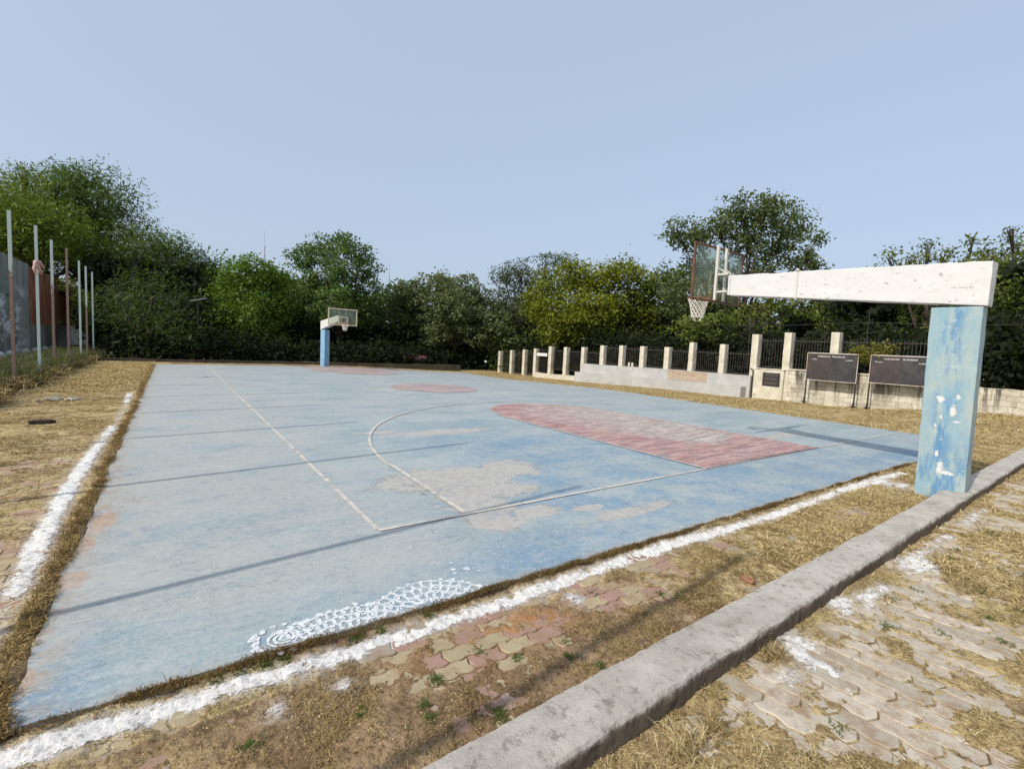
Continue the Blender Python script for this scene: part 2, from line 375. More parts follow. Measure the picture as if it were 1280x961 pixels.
def mat_pillar():
    n = NT('pillar_blue'); x, y, z = n.xyz()
    v = n.map((2.5, 2.5, .55)); a = n.noise(1.5, 7, .7, v); b = n.noise(6, 7, .75, n.map((2, 2, .7)))
    c = n.mix(n.ramp(a, .36, .60), (.22, .35, .41), (.33, .40, .395))
    c = n.mix(n.ramp(b, .50, .66, 0, .6), c, (.17, .36, .49))
    # deep blue run down the middle and bottom
    st = n.noise(2.1, 7, .72, n.map((3, 3, .8), loc=(0, .3, 0)))
    cen = n.ramp(n.math('ABSOLUTE', n.math('SUBTRACT', y, 1.98)), .22, .0)
    lo = n.ramp(z, 1.2, .2)
    dm = n.math('MULTIPLY', n.ramp(st, .44, .56), n.math('MAXIMUM', n.math('MULTIPLY', cen, .9), n.math('MULTIPLY', lo, .9)))
    c = n.mix(dm, c, (.085, .22, .39))
    c = n.mix(n.math('MULTIPLY', n.ramp(n.noise(9, 6, .7, n.map(loc=(2, 8, 1))), .56, .66), .55), c, (.40, .48, .48))
    # flaked chips where the white plaster shows
    w = n.math('MULTIPLY', n.math('SUBTRACT', n.noise(22, 6, .85), .5), 3.6)
    ch = None
    for py, pz, ry, rz in ((2.03, 1.40, .05, .06), (1.84, 1.45, .03, .05), (1.88, 1.25, .04, .11), (1.83, 1.10, .06, .02), (2.0, 1.15, .02, .03), (2.0, .62, .03, .05), (1.95, .42, .04, .13), (1.87, .36, .10, .03), (2.05, 1.02, .02, .03)):
        m = n.map((0, 1/ry, 1/rz), loc=(0, -py/ry, -pz/rz)); nd = n.n('ShaderNodeVectorMath', operation='LENGTH'); n.set(nd.inputs[0], m)
        q = n.ramp(n.math('ADD', nd.outputs['Value'], w), .80, .72); ch = q if ch is None else n.math('MAXIMUM', ch, q)
    ch = n.math('MAXIMUM', ch, n.math('MULTIPLY', n.ramp(n.noise(24, 4, .7), .73, .75), .9))
    c = n.mix(ch, c, (.60, .60, .58))
    h = n.math('SUBTRACT', n.math('MULTIPLY', n.noise(18, 6, .7), .8), n.math('MULTIPLY', ch, .8))
    return n.bsdf(c, .62, n.bump(h, .4, .008), .4)
M['pillar'] = mat_pillar()
def mat_white(name='white_paint', base=(.60, .60, .59), dirty=.8):
    n = NT(name); a = n.noise(2.2, 7, .75, n.map((1, 1, 1.6)))
    c = n.mix(n.ramp(a, .56, .78, 0, .4), base, (.44, .43, .40))
    pit = n.noise(7, 7, .85, n.map((1, 1.0, 1.8), loc=(3, 1, 7)))
    m = n.ramp(pit, .60, .645)
    c = n.mix(n.math('MULTIPLY', m, dirty), c, (.26, .24, .21))
    c = n.mix(n.ramp(n.noise(1.1, 5, .7, n.map((4, 4, .6))), .60, .74, 0, .25), c, (.45, .40, .33))
    return n.bsdf(c, .6, n.bump(n.math('SUBTRACT', n.noise(16, 6, .75), m), .5, .012), .35)
M['white'] = mat_white()
def mat_rusty(name, paint, rust=(.20, .085, .04), thr=.5, scale=5):
    n = NT(name); a = n.noise(scale, 7, .75); b = n.noise(scale*5, 5, .7)
    r = n.mix(n.ramp(b, .35, .65), rust, tuple(v*1.9 for v in rust))
    c = n.mix(n.ramp(a, thr-.05, thr+.05), paint, r)
    return n.bsdf(c, .7, n.bump(b, .3, .004), .35)
M['rustframe'] = mat_rusty('rusty_frame', (.09, .05, .035), (.12, .055, .03), .5)
M['whitesteel'] = mat_rusty('white_steel', (.56, .54, .50), (.38, .22, .12), .68, 7)
M['creamsteel'] = mat_rusty('cream_steel', (.62, .54, .36), (.42, .28, .14), .62, 5)
M['bbframe'] = mat_rusty('board_frame', (.50, .46, .42), (.26, .17, .12), .55, 4)
M['darksteel'] = simple('dark_steel', (.035, .032, .03), .7, .4, 8)
M['railing'] = simple('railing_iron', (.045, .040, .035), .75, .4, 8)
def mat_glass():
    n = NT('board_acrylic')
    t = n.n('ShaderNodeBsdfTransparent'); t.inputs[0].default_value = (.88, .92, .86, 1)
    d = n.n('ShaderNodeBsdfDiffuse'); x, y, z = n.xyz()
    n.set(d.inputs[0], n.mix(n.ramp(z, 3.0, 3.6), (.42, .40, .24), (.36, .42, .38)))
    g = n.n('ShaderNodeBsdfGlossy'); g.inputs['Roughness'].default_value = .15; g.inputs[0].default_value = (.6, .65, .6, 1)
    m1 = n.n('ShaderNodeMixShader'); n.set(m1.inputs[0], n.ramp(n.noise(4, 5, .7, n.map((1, 1, .5))), .3, .75, .10, .28)); n.t.links.new(t.outputs[0], m1.inputs[1]); n.t.links.new(d.outputs[0], m1.inputs[2])
    m2 = n.n('ShaderNodeMixShader'); m2.inputs[0].default_value = .04; n.t.links.new(m1.outputs[0], m2.inputs[1]); n.t.links.new(g.outputs[0], m2.inputs[2])
    n.t.links.new(m2.outputs[0], n.out.inputs[0]); return n.m
M['acrylic'] = mat_glass()
M['targetpaint'] = simple('target_paint', (.62, .58, .42), .7, .3, 9)
M['rimrust'] = simple('rim_rust', (.30, .10, .045), .65, .35, 20)
M['net'] = simple('net_cord', (.72, .68, .62), .9, .15, 30)
def mat_brick():
    n = NT('bare_brick'); x, y, z = n.xyz(); cb = n.n('ShaderNodeCombineXYZ'); n.set(cb.inputs[0], y); n.set(cb.inputs[1], z)
    br = n.n('ShaderNodeTexBrick'); n.set(br.inputs['Vector'], cb.outputs[0]); br.inputs['Scale'].default_value = 1
    br.inputs['Brick Width'].default_value = .22; br.inputs['Row Height'].default_value = .075; br.inputs['Mortar Size'].default_value = .008
    br.inputs['Color1'].default_value = (.33, .22, .15, 1); br.inputs['Color2'].default_value = (.42, .32, .24, 1); br.inputs['Mortar'].default_value = (.42, .38, .31, 1)
    c = n.mix(n.ramp(n.noise(5, 6, .7), .5, .7, 0, .6), br.outputs['Color'], (.48, .43, .35))
    return n.bsdf(c, .9, n.bump(n.math('SUBTRACT', n.noise(30, 4), br.outputs['Fac']), .6, .012), .15)
M['brick'] = mat_brick()
def mat_blackboard():
    n = NT('blackboard'); a = n.noise(2.3, 6, .7); b = n.noise(5, 6, .7, n.map((1, 2.5, 1.2)))
    c = n.mix(n.ramp(a, .4, .65), (.030, .031, .034), (.058, .054, .055))
    c = n.mix(n.ramp(b, .55, .75, 0, .6), c, (.15, .145, .15))
    return n.bsdf(c, .6, n.bump(b, .1, .004), .35)
M['blackboard'] = mat_blackboard()
M['plaque'] = simple('plaque_granite', (.03, .027, .03), .35, .3, 20, .5)
M['plaqueline'] = simple('plaque_lettering', (.30, .24, .16), .6, .2, 20)
M['whitemark'] = simple('white_lettering', (.42, .40, .39), .8, .3, 30)
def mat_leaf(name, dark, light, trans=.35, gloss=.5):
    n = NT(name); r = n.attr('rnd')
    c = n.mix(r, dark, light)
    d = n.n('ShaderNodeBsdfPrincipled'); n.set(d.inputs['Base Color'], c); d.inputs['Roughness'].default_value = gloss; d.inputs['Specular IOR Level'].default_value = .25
    t = n.n('ShaderNodeBsdfTranslucent'); n.set(t.inputs[0], n.mix(.5, c, (.16, .24, .02)))
    m = n.n('ShaderNodeMixShader'); m.inputs[0].default_value = trans
    n.t.links.new(d.outputs[0], m.inputs[1]); n.t.links.new(t.outputs[0], m.inputs[2]); n.t.links.new(m.outputs[0], n.out.inputs[0]); return n.m
M['bark'] = mat_concrete('bark', (.045, .036, .028), (.085, .07, .055), (.02, .016, .012), 4, .7, .8)
def mat_straw():
    n = NT('straw_blades'); r = n.attr('rnd')
    rp = n.n('ShaderNodeValToRGB'); n.set(rp.inputs[0], r); e = rp.color_ramp.elements
    while len(e) < 5: e.new(.5)
    for i, (p, c) in enumerate(((0, (.05, .03, .015)), (.28, (.19, .125, .05)), (.55, (.46, .345, .155)), (.85, (.68, .56, .31)), (1, (.76, .66, .44)))):
        e[i].position = p; e[i].color = (*c, 1)
    d = n.n('ShaderNodeBsdfDiffuse'); n.set(d.inputs[0], rp.outputs[0]); t = n.n('ShaderNodeBsdfTranslucent'); n.set(t.inputs[0], rp.outputs[0])
    m = n.n('ShaderNodeMixShader'); m.inputs[0].default_value = .2
    n.t.links.new(d.outputs[0], m.inputs[1]); n.t.links.new(t.outputs[0], m.inputs[2]); n.t.links.new(m.outputs[0], n.out.inputs[0]); return n.m
M['straw'] = mat_straw()
M['weed'] = mat_leaf('weed_leaf', (.05, .085, .015), (.14, .18, .04)); M['weedolive'] = mat_leaf('weed_olive', (.05, .055, .02), (.16, .15, .07))

# ================================================================== GROUND
SX0 = -.66
def slab_right(y): return 16.5+(y-2.95)*.055
def in_slab(x, y, m=0.): return (x > SX0-m) & (x < slab_right(y)+m) & (y > 2.95-m) & (y < 31.4+m)
def kerb_mid(x): return 1.505+.026*x          # centre line of the kerb
def g_noise(x, y): return fbm(x, y, 2.6, 5, 11)*.6+fbm(x, y, 11, 3, 31)*.4
def right_paving(x, y): return (y < kerb_mid(x))
def cover(x, y):
    """how deep soil and straw lie over the paving, 0 bare .. 1 deep"""
    n = g_noise(x, y)
    b = np.full_like(x, .60)
    # strip by the court: bare yellow and red pavers at the lime line, soil towards the kerb
    near = (y > kerb_mid(x)) & (y < 2.95)
    bare = ss(2.0, 2.45, y)*(.45+.55*ss(.2, 1.2, x)*ss(4.4, 2.9, x))*ss(8.5, 5, x)
    b = np.where(near, .605-.22*bare-.10*ss(2.35, 2.8, y)*ss(.6, -.2, x)-.10*ss(8.3, 9, x), b)
    r = right_paving(x, y)
    b = np.where(r, .465-.05*ss(2., 3.5, x)+.14*ss(.22, .0, kerb_mid(x)-.16-y)+.17*ss(.55, .35, fbm(x, y, 1.1, 3, 77)), b)
    lf = (x < SX0)
    bl = .60-.50*np.exp(-(((x+1.5)/.6)**2+((y-5.3)/.75)**2))-.16*np.exp(-(((x+1.5)/.9)**2+((y-8.2)/1.2)**2))
    b = np.where(lf & (y > 2.95), bl, b)
    return n+b-.5
def ground_z(x, y):
    base = T(x, y)-.035
    c = cover(x, y)
    base = base+.024*(y < kerb_mid(x))*(x > -3)*(x < 16)
    z = base+(c-.48)*.07+(fbm(x, y, 34, 3, 44)-.5)*.010
    edge = np.exp(-((y-2.90)/.05)**2)*((x > SX0-.2) & (x < 11))+np.exp(-((x-SX0+.05)/.055)**2)*((y > 2.9) & (y < 31))
    z = z+edge*.028*(.3+1.1*vnoise(x*9, y*9, 5))
    z = np.where(in_slab(x, y, -.03), T(x, y)-.12, z)
    k = np.abs(y-kerb_mid(x)) < .10
    z = np.where(k, T(x, y)-.06, z)
    far = np.maximum(np.maximum(-x-8, x-26), np.maximum(-y-3, y-45))
    z = np.where(far > 0, z-.06*0, z)
    return z
def lime_amt(x, y):
    a = np.exp(-((y-2.775+.02*np.sin(x*1.3))/.092)**2)*(x > -1.2)*(x < 10.5)*(y < 2.96)
    b = np.exp(-((x+.92-.05*np.sin(y*.6))/.10)**2)*(y > 2.5)*(y < 21)*(.6+.7*fbm(x*.7, y*1.0, 2.2, 3, 28))*(1-.5*ss(.5, .56, vnoise(y*.55+3, y*0, 9)))
    k = np.exp(-((kerb_mid(x)-.30-y)/.10)**2)*ss(2.5, 3.2, x)*ss(12, 9, x)*ss(.45, .62, fbm(x, y, 1.5, 3, 91))*.62
    sp = 0
    for px, py, r in ((.42, 2.48, .07), (2.9, 2.38, .05), (2.93, 1.21, .12), (3.4, 1.33, .18), (4.2, 1.42, .16), (5.6, 1.36, .3), (3.2, 1.08, .12), (2.5, 2.52, .12), (9.3, 2.5, .35), (.75, 2.5, .08)):
        sp = sp+.75*np.exp(-(((x-px)**2+(y-py)**2)/r**2))
    return np.clip(a+b+k+sp, 0, 1)
def graded(a, b, dense):
    """1-D grid from a to b: dense = list of (lo, hi, step), coarser away from it"""
    pts = []
    for lo, hi, st in dense: pts.append(np.arange(lo, hi, st))
    p = [dense[-1][1]]; st = dense[-1][2]
    while p[-1] < b: st *= 1.16; p.append(p[-1]+st)
    q = [dense[0][0]]; st = dense[0][2]
    while q[-1] > a: st *= 1.2; q.append(q[-1]-st)
    return np.concatenate([np.array(q[1:][::-1])]+pts+[np.array(p)])
gx = graded(-450, 500, [(-4, -.6, .035), (-.6, 6, .016), (6, 12, .04), (12, 26, .12)])
gy = graded(-350, 600, [(.1, 3.0, .016), (3.0, 9, .045), (9, 22, .12), (22, 38, .3)])
def straw_a(x, y):
    f = fbm(x, y, .9, 4, 51)
    a = f*.7+.35*ss(12, 18, x)+.3*ss(8, 14, y)*(x < 0)+.25*((y < 2.9) & (x > 4))-.25*((y > kerb_mid(x)) & (y < 2.6) & (x < 3.2))
    return np.clip(a, 0, 1)
gm = gridmesh('ground', gx, gy, ground_z, {'straw': straw_a, 'dust': lambda x, y: lime_amt(x, y)*.9,
     'rust': lambda x, y: np.clip(np.exp(-(((x-1.9)**2/.4+(y-2.45)**2/.03)))*.8+.6*ss(.10, .0, y-kerb_mid(x)-.17)*(y > kerb_mid(x))*(x < 5)*(x > 1.2), 0, 1)})
ground = link('ground', gm, M['ground']); tag(ground, kind='structure')

# court slab: top sheet with real edge thickness
sx = np.concatenate([np.arange(-.66, 6, .05), np.arange(6, 18.2, .12)]); sx = (sx-sx[0])/(sx[-1]-sx[0])
sy = np.concatenate([np.arange(2.95, 9, .05), np.arange(9, 31.3, .16), [31.4]])
def slab_mesh():
    U, Y = np.meshgrid(sx, sy); X = SX0+U*(slab_right(Y)-SX0)
    X = X.copy(); Y = Y.copy()
    # broken, uneven edges
    X[:, 0] += (fbm(Y[:, 0], Y[:, 0]*0, 3., 4, 3)-.5)*.09; Y[0, :] += (fbm(X[0, :], X[0, :]*0, 3., 4, 8)-.5)*.05
    Z = T(X, Y)+(fbm(X, Y, .5, 3, 2)-.5)*.003
    top = np.stack([X, Y, Z], -1).reshape(-1, 3); ny, nx = X.shape
    i = (np.arange(ny-1)[:, None]*nx+np.arange(nx-1)[None]).ravel(); F = [np.stack([i, i+1, i+1+nx, i+nx], 1)]
    rim = np.concatenate([np.arange(nx), (np.arange(1, ny)*nx+nx-1), ((ny-1)*nx+np.arange(nx-2, -1, -1)), (np.arange(ny-2, 0, -1)*nx)])
    low = top[rim]-[0, 0, .1]; n0 = len(top); m = len(rim); j = np.arange(m); j2 = (j+1) % m
    F.append(np.stack([rim[j], n0+j, n0+j2, rim[j2]], 1))
    V = np.concatenate([top, low])
    x, y = V[:, 0], V[:, 1]
    deep = np.clip(ss(3.9, 3.1, y)*ss(.5, 1.8, x)+ss(-.2, -.55, x)*ss(4.2, 3.2, y)+.85*ss(3.2, 5, x)*ss(8.5, 6.5, y)*ss(13, 8, x)+.5*ss(2.7, 4, x)*ss(12, 8, y)*ss(8.8, 7, x)+.35*ss(1.8, 3.5, x)*ss(5, 4, y), 0, 1)
    grey = np.clip(ss(3.4, .6, x)*.95*ss(3.1, 3.8, y)+.35*ss(9, 14, y), 0, 1)
    soil = np.clip(ss(-.38, -.62, x)*.9+ss(3.06, 2.96, y)*.7+.5*ss(.3, -.5, x)*ss(9, 6.5, y)*ss(5.2, 6, y), 0, 1)
    return npmesh('court_slab', V, np.concatenate(F), {'deep': deep, 'grey': grey, 'soil': soil}, False)
court = link('court_slab', slab_mesh(), M['court']); tag(court, kind='structure')

# painted markings as thin sheets
def ribbon(pts, wd, name, mat, z=.005):
    V = []; F = []; P = np.array(pts, float)
    d = np.gradient(P, axis=0); d /= np.linalg.norm(d, axis=1)[:, None]; nn = np.stack([-d[:, 1], d[:, 0]], 1)
    L = P+nn*wd/2; Rr = P-nn*wd/2
    V = np.empty((2*len(P), 3)); V[0::2, :2] = L; V[1::2, :2] = Rr
    V[:, 2] = T(V[:, 0], V[:, 1])+z+.001
    i = np.arange(len(P)-1)*2; F = np.stack([i+1, i+3, i+2, i], 1)
    o = link(name, npmesh(name, V, F), mat); tag(o, kind='structure'); return o
def seg(a, b, n=60):
    t = np.linspace(0, 1, n)[:, None]; return np.array(a)*(1-t)+np.array(b)*t
BY = 4.44; CX = 9.15
ribbon(seg((1.64, BY-.03), (15.0, BY+.04)), .055, 'baseline_marking', M['line'], .009)
ribbon(seg((15.0, BY+.04), (16.6, BY+.05)), .05, 'faint_baseline_marking', M['faintline'], .009)
ribbon(seg((1.64, BY), (1.60, 31.2), 120), .055, 'sideline_marking', M['line'], .006)
# three-point arc
A = []
for y in np.linspace(BY, 6.6, 14): A.append((2.62+.02*(y-BY), y))
cx, cy, r = 8.95, 6.1, 6.32
a0 = math.acos((2.68-cx)/r) if abs((2.68-cx)/r) < 1 else math.pi
for a in np.linspace(math.pi*.985, math.pi*.30, 80): A.append((cx+r*math.cos(a), cy+.35+(r+.30)*math.sin(a)))
A = sorted(A[:14], key=lambda p: p[1])+A[14:]
ribbon(A, .06, 'three_point_marking', M['line'], .012)
ribbon([(cx+r*math.cos(a), 29.6-(r)*math.sin(a)) for a in np.linspace(math.pi, 0, 90)], .06, 'far_three_point_marking', M['faintline'], .012)
# near key: lane plus half circle
def rowsheet(name, ys, xl, xr, mat, z, m=16):
    U, Y = np.meshgrid(np.linspace(0, 1, m), ys); XL = np.array([xl(y) for y in ys])[:, None]; XR = np.array([xr(y) for y in ys])[:, None]
    X = XL+U*(XR-XL); V = np.stack([X, Y, T(X, Y)+z], -1).reshape(-1, 3)
    i = (np.arange(len(ys)-1)[:, None]*m+np.arange(m-1)[None]).ravel()
    o = link(name, npmesh(name, V, np.stack([i, i+1, i+1+m, i+m], 1)), mat); tag(o, kind='structure'); return o
KL, KR, KY = 7.14, 11.32, 10.66
half = [(9.10+1.83*math.cos(a), KY+1.83*math.sin(a)) for a in np.linspace(0, math.pi, 40)]
def cir(cx, cy, rx, ry, s): return lambda y: cx+s*rx*math.sqrt(max(0, 1-((y-cy)/ry)**2))
rowsheet('key_paint', np.linspace(BY, KY, 40), lambda y: KL, lambda y: KR-.04*(y-BY), M['key'], .010)
rowsheet('key_paint', KY+1.83*np.sin(np.linspace(0, math.pi/2, 24)), cir(9.1, KY, 1.83, 1.83, -1), cir(9.1, KY, 1.83, 1.83, 1), M['key'], .011)
ribbon(seg((KL, BY), (KL-.04, KY)), .05, 'key_side_marking', M['line'], .015)
ribbon(seg((KR, BY), (11.05, KY)), .05, 'key_side_marking', M['faintline'], .015)
ribbon(half, .04, 'free_throw_marking', M['faintline'], .015)
rowsheet('centre_circle_paint', 17.85-1.9*np.cos(np.linspace(0, math.pi, 40)), cir(8.8, 17.85, 1.74, 1.9, -1), cir(8.8, 17.85, 1.74, 1.9, 1), M['farred'], .010)
rowsheet('far_key_paint', np.linspace(26.6, 31.3, 30), lambda y: 6.4, lambda y: 11.2, M['farred'], .010)
rowsheet('far_key_paint', 26.6-1.8*np.cos(np.linspace(0, math.pi/2, 20)), cir(8.8, 26.6, 1.8, 1.8, -1), cir(8.8, 26.6, 1.8, 1.8, 1), M['farred'], .011)
# dark old joint lines
for yy in (6.62, 9.1):
    pass

# ------------------------------------------------------------------ paving
def pavers(name, mat, x0, x1, y0, y1, L, W, zoff, test, warp=.011, rot=False, seed=1, bond=.5):
    rs = np.random.default_rng(seed); V = []; F = []; RN = []
    p = L/2
    def tri(t): t = (t % 1); return 4*np.abs(t-.5)-1
    nsu, nsv = 8, 4
    us = np.linspace(0, 1, nsu+1); vs = np.linspace(0, 1, nsv+1)
    j = 0; y = y0
    while y < y1:
        x = x0+((j % 2)*bond)*L; i = 0
        while x < x1:
            cx_, cy_ = x+L/2, y+W/2
            wxy = (cy_, cx_) if rot else (cx_, cy_)
            if test(wxy[0], wxy[1]):
                g = .0055
                per = [(u, 0) for u in us]+[(1, v) for v in vs[1:]]+[(u, 1) for u in us[::-1][1:]]+[(0, v) for v in vs[::-1][1:-1]]
                per = np.array(per); bx = x+g+(L-2*g)*per[:, 0]; by = y+g+(W-2*g)*per[:, 1]
                inn = .955; bx2 = cx_+(bx-cx_)*inn; by2 = cy_+(by-cy_)*(inn-.03)
                def wp(a, b): return a+warp*tri(b/(W)), b+warp*tri(a/p)
                zt = zoff+rs.normal(0, .0022); tx, ty = rs.normal(0, .007, 2)
                rings = []
                for (a, b, dz) in ((bx, by, -.03), (bx, by, -.005), (bx2, by2, 0)):
                    A_, B_ = wp(a, b); zz = zt+dz+(A_-cx_)*tx+(B_-cy_)*ty
                    if rot: A_, B_ = B_, A_
                    rings.append(np.stack([A_, B_, zz+T(A_, B_)], 1))
                b0 = len(V)*0+sum(len(q) for q in V); m = len(per)
                V.append(np.concatenate(rings+[np.array([[wxy[0]+(0), wxy[1], zt+Tz(*wxy)]])])); RN.append(np.full(3*m+1, rs.random()))
                k = np.arange(m); k2 = (k+1) % m
                for q in (0, 1): F.append(np.stack([b0+q*m+k, b0+q*m+k2, b0+(q+1)*m+k2, b0+(q+1)*m+k], 1))
                F.append(np.stack([b0+2*m+k, b0+2*m+k2, np.full(m, b0+3*m), np.full(m, b0+3*m)], 1))
            x += L; i += 1
        y += W; j += 1
    V = np.concatenate(V); F = np.concatenate(F); RN = np.concatenate(RN)
    me = bpy.data.meshes.new(name)
    me.from_pydata(V.tolist(), [], [(a, b, c) if c == d else (a, b, c, d) for a, b, c, d in F.tolist()]); me.update()
    at = me.attributes.new('rnd', 'FLOAT', 'POINT'); at.data.foreach_set('value', RN.astype(np.float32))
    o = link(name, me, mat); tag(o, kind='structure'); return o
pavers('court_side_paving', M['paver_warm'], -2.6, 9.6, 1.5, 2.92, .225, .125, -.038,
       lambda x, y: kerb_mid(x)+.12 < y < 2.88, seed=3)
pavers('left_paving', M['paver_left'], -4.0, -.72, 1.6, 10.4, .22, .12, -.0375, lambda x, y: x < -.78 and (y > 2.9 or x < -2), warp=.004, seed=5)
pavers('grey_paving', M['paver_grey'], -1.5, 1.95, .4, 13.5, .27, .135, -.011,
       lambda x, y: y < kerb_mid(x)-.16 and x < 6+y*0+7.5, rot=True, seed=9, warp=.013)

# ------------------------------------------------------------------ kerb
def kerb():
    xs = np.concatenate([np.arange(-4, .5, .1), np.arange(.5, 6, .012), np.arange(6, 26, .05)])
    prof = [(-.165, -.06), (-.16, .02), (-.157, .07), (-.152, .105), (-.138, .122), (-.10, .127), (-.04, .127), (.04, .126), (.10, .125), (.135, .118), (.148, .10), (.150, .03), (.155, -.06)]
    V = []
    for k, (dy, z) in enumerate(prof):
        jy = (fbm(xs, xs*0+k*.15, 2.4, 6, 60+(0 if dy < 0 else 9))-.5)*(.034 if abs(dy) > .09 else .008)+(fbm(xs, xs*0+k*.25, 9, 4, 64)-.5)*(.022 if abs(dy) > .13 else .003)
        jz = (fbm(xs, xs*0+dy*5, 2.2, 5, 70)-.5)*.014+(fbm(xs, xs*0+dy*12, 9, 3, 75)-.5)*(.004 if abs(dy) < .12 else .012)
        yy = kerb_mid(xs)+dy+jy
        V.append(np.stack([xs, yy, z+jz+T(xs, yy)], 1))
    V = np.stack(V, 1); n, m, _ = V.shape; i = (np.arange(n-1)[:, None]*m+np.arange(m-1)[None]).ravel()
    F = np.stack([i, i+m, i+m+1, i+1], 1)
    return npmesh('kerb', V.reshape(-1, 3), F, smooth=False)
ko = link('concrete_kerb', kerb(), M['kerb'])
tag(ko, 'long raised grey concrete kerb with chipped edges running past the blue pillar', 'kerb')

# ------------------------------------------------------------------ lime powder lines
def lime_line(name, xs, ys, label, zadd=.004):
    def zf(x, y): return ground_z(x, y)+(lime_amt(x, y)*(.4+1.2*fbm(x, y, 13, 4, 23))-.45)*.009+zadd
    def keep(x, y): return (lime_amt(x, y) > .10) & (~in_slab(x, y, -.01))
    me = gridmesh(name, xs, ys, zf, attrs={'amt': lambda x, y: lime_amt(x, y)*(.62+.75*fbm(x, y, 1.8, 4, 29))}, keep=keep, smooth=False)
    o = link(name, me, M['lime']); tag(o, label, 'lime line'); o['kind'] = 'stuff'
lime_line('lime_powder_line', np.arange(-1.2, 10.5, .014), np.arange(2.4, 2.95, .013), 'white lime powder line spread along the near edge of the blue court')
lime_line('lime_powder_line', np.arange(-1.5, -.5, .014), np.concatenate([np.arange(2.95, 8, .014), np.arange(8, 21, .04)]), 'broken white lime powder line along the left edge of the court')
lime_line('spilled_lime_powder', np.arange(2.2, 12, .016), np.arange(.9, 1.75, .014), 'white lime powder spilled on the grey pavers beside the kerb', .006)

# ------------------------------------------------------------------ rangoli
def rangoli():
    mb_v = []; mb_f = []
    def strip(pts, wd):
        P = np.array(pts, float)
        if len(P) < 3: return
        d = np.gradient(P, axis=0); d /= (np.linalg.norm(d, axis=1)[:, None]+1e-9); nn = np.stack([-d[:, 1], d[:, 0]], 1)
        w2 = wd/2*(.75+.5*rng.random(len(P)))[:, None]
        L = P+nn*w2; Rr = P-nn*w2; ok = (P[:, 1] > 2.955)
        b = len(mb_v); zc = .0018+.0022*rng.random(); zz = np.linspace(0, .0006, len(P))
        for a, c, dz in zip(L, Rr, zz): mb_v.append((a[0], a[1], zc+dz)); mb_v.append((c[0], c[1], zc+dz))
        for i in range(len(P)-1):
            if ok[i] and ok[i+1]: mb_f.append((b+2*i+1, b+2*i+3, b+2*i+2, b+2*i))
    def loop(cx, cy, ax, ay, rot, wd=.013):
        ax *= .85+.35*rng.random(); ay *= .85+.35*rng.random(); rot += rng.normal()*.15; cx += rng.normal()*.004; cy += rng.normal()*.004
        t = np.linspace(0, 2*math.pi, 13); x = np.cos(t)*ax; y = np.sin(t)*ay*(1+.35*np.cos(t))
        c, s = math.cos(rot), math.sin(rot); strip(np.stack([cx+x*c-y*s, cy+x*s+y*c], 1), wd)
    def dot(cx, cy, r):
        b = len(mb_v); zc = .0046+.0012*rng.random(); mb_v.append((cx, cy, zc+.001))
        for k in range(7): a = k/7*2*math.pi; q = r*(.7+.6*rng.random()); mb_v.append((cx+math.cos(a)*q, cy+math.sin(a)*q, zc))
        for k in range(7): mb_f.append((b, b+1+k, b+1+(k+1) % 7))
    def fan(cx, cy, radii, a0, a1, pet):
        for ri, (r, n) in enumerate(radii):
            for k in range(n):
                a = a0+(a1-a0)*(k+.5*(ri % 2)+.25)/n
                x, y = cx+r*math.cos(a), cy+r*math.sin(a)
                if y < 2.96: continue
                if ri == len(radii)-1: dot(x+rng.normal()*.01, y+rng.normal()*.01, .017+.012*rng.random())
                else: loop(x, y, pet, pet*.62, a, .017)
            if ri < len(radii)-1:
                t = np.linspace(a0, a1, 50); strip(np.stack([cx+(r+pet)*np.cos(t), cy+(r+pet)*np.sin(t)], 1), .009)
    # big half medallion, its centre out over the slab edge
    fan(1.50, 2.82, [(.07, 5), (.16, 9), (.245, 12), (.33, 15), (.405, 17), (.465, 17)], 0.08, math.pi-.05, .056)
    # long garland to its left
    fan(.90, 2.60, [(.40, 9), (.475, 11), (.55, 13), (.61, 12)], R(54), R(126), .048)
    t = np.linspace(.1, 5*math.pi, 60); strip(np.stack([.55+.012*t*np.cos(t)*.42, 3.06+.012*t*np.sin(t)*.42], 1), .02)
    t = np.linspace(0, 2*math.pi, 30); strip(np.stack([.55+.085*np.cos(t), 3.06+.085*np.sin(t)], 1), .012)
    for k in range(14):
        a = k/14*2*math.pi; dot(.55+.15*math.cos(a), 3.06+.15*math.sin(a), .02)
    for k in range(9): dot(.38+.05*rng.random(), 2.99+.022*k, .02)
    for px, py, r_ in ((1.98, 3.30, .03), (1.88, 3.34, .02), (1.92, 3.45, .016), (1.80, 3.62, .015), (1.75, 3.9, .014), (2.05, 3.22, .012), (1.86, 3.28, .02)): dot(px, py, r_)
    me = bpy.data.meshes.new('chalk_rangoli'); me.from_pydata(mb_v, [], mb_f); me.update()
    o = link('chalk_rangoli', me, M['chalk'])
    tag(o, 'white chalk rangoli of petals, dots and a spiral drawn at the near court edge', 'floor drawing')
rangoli()

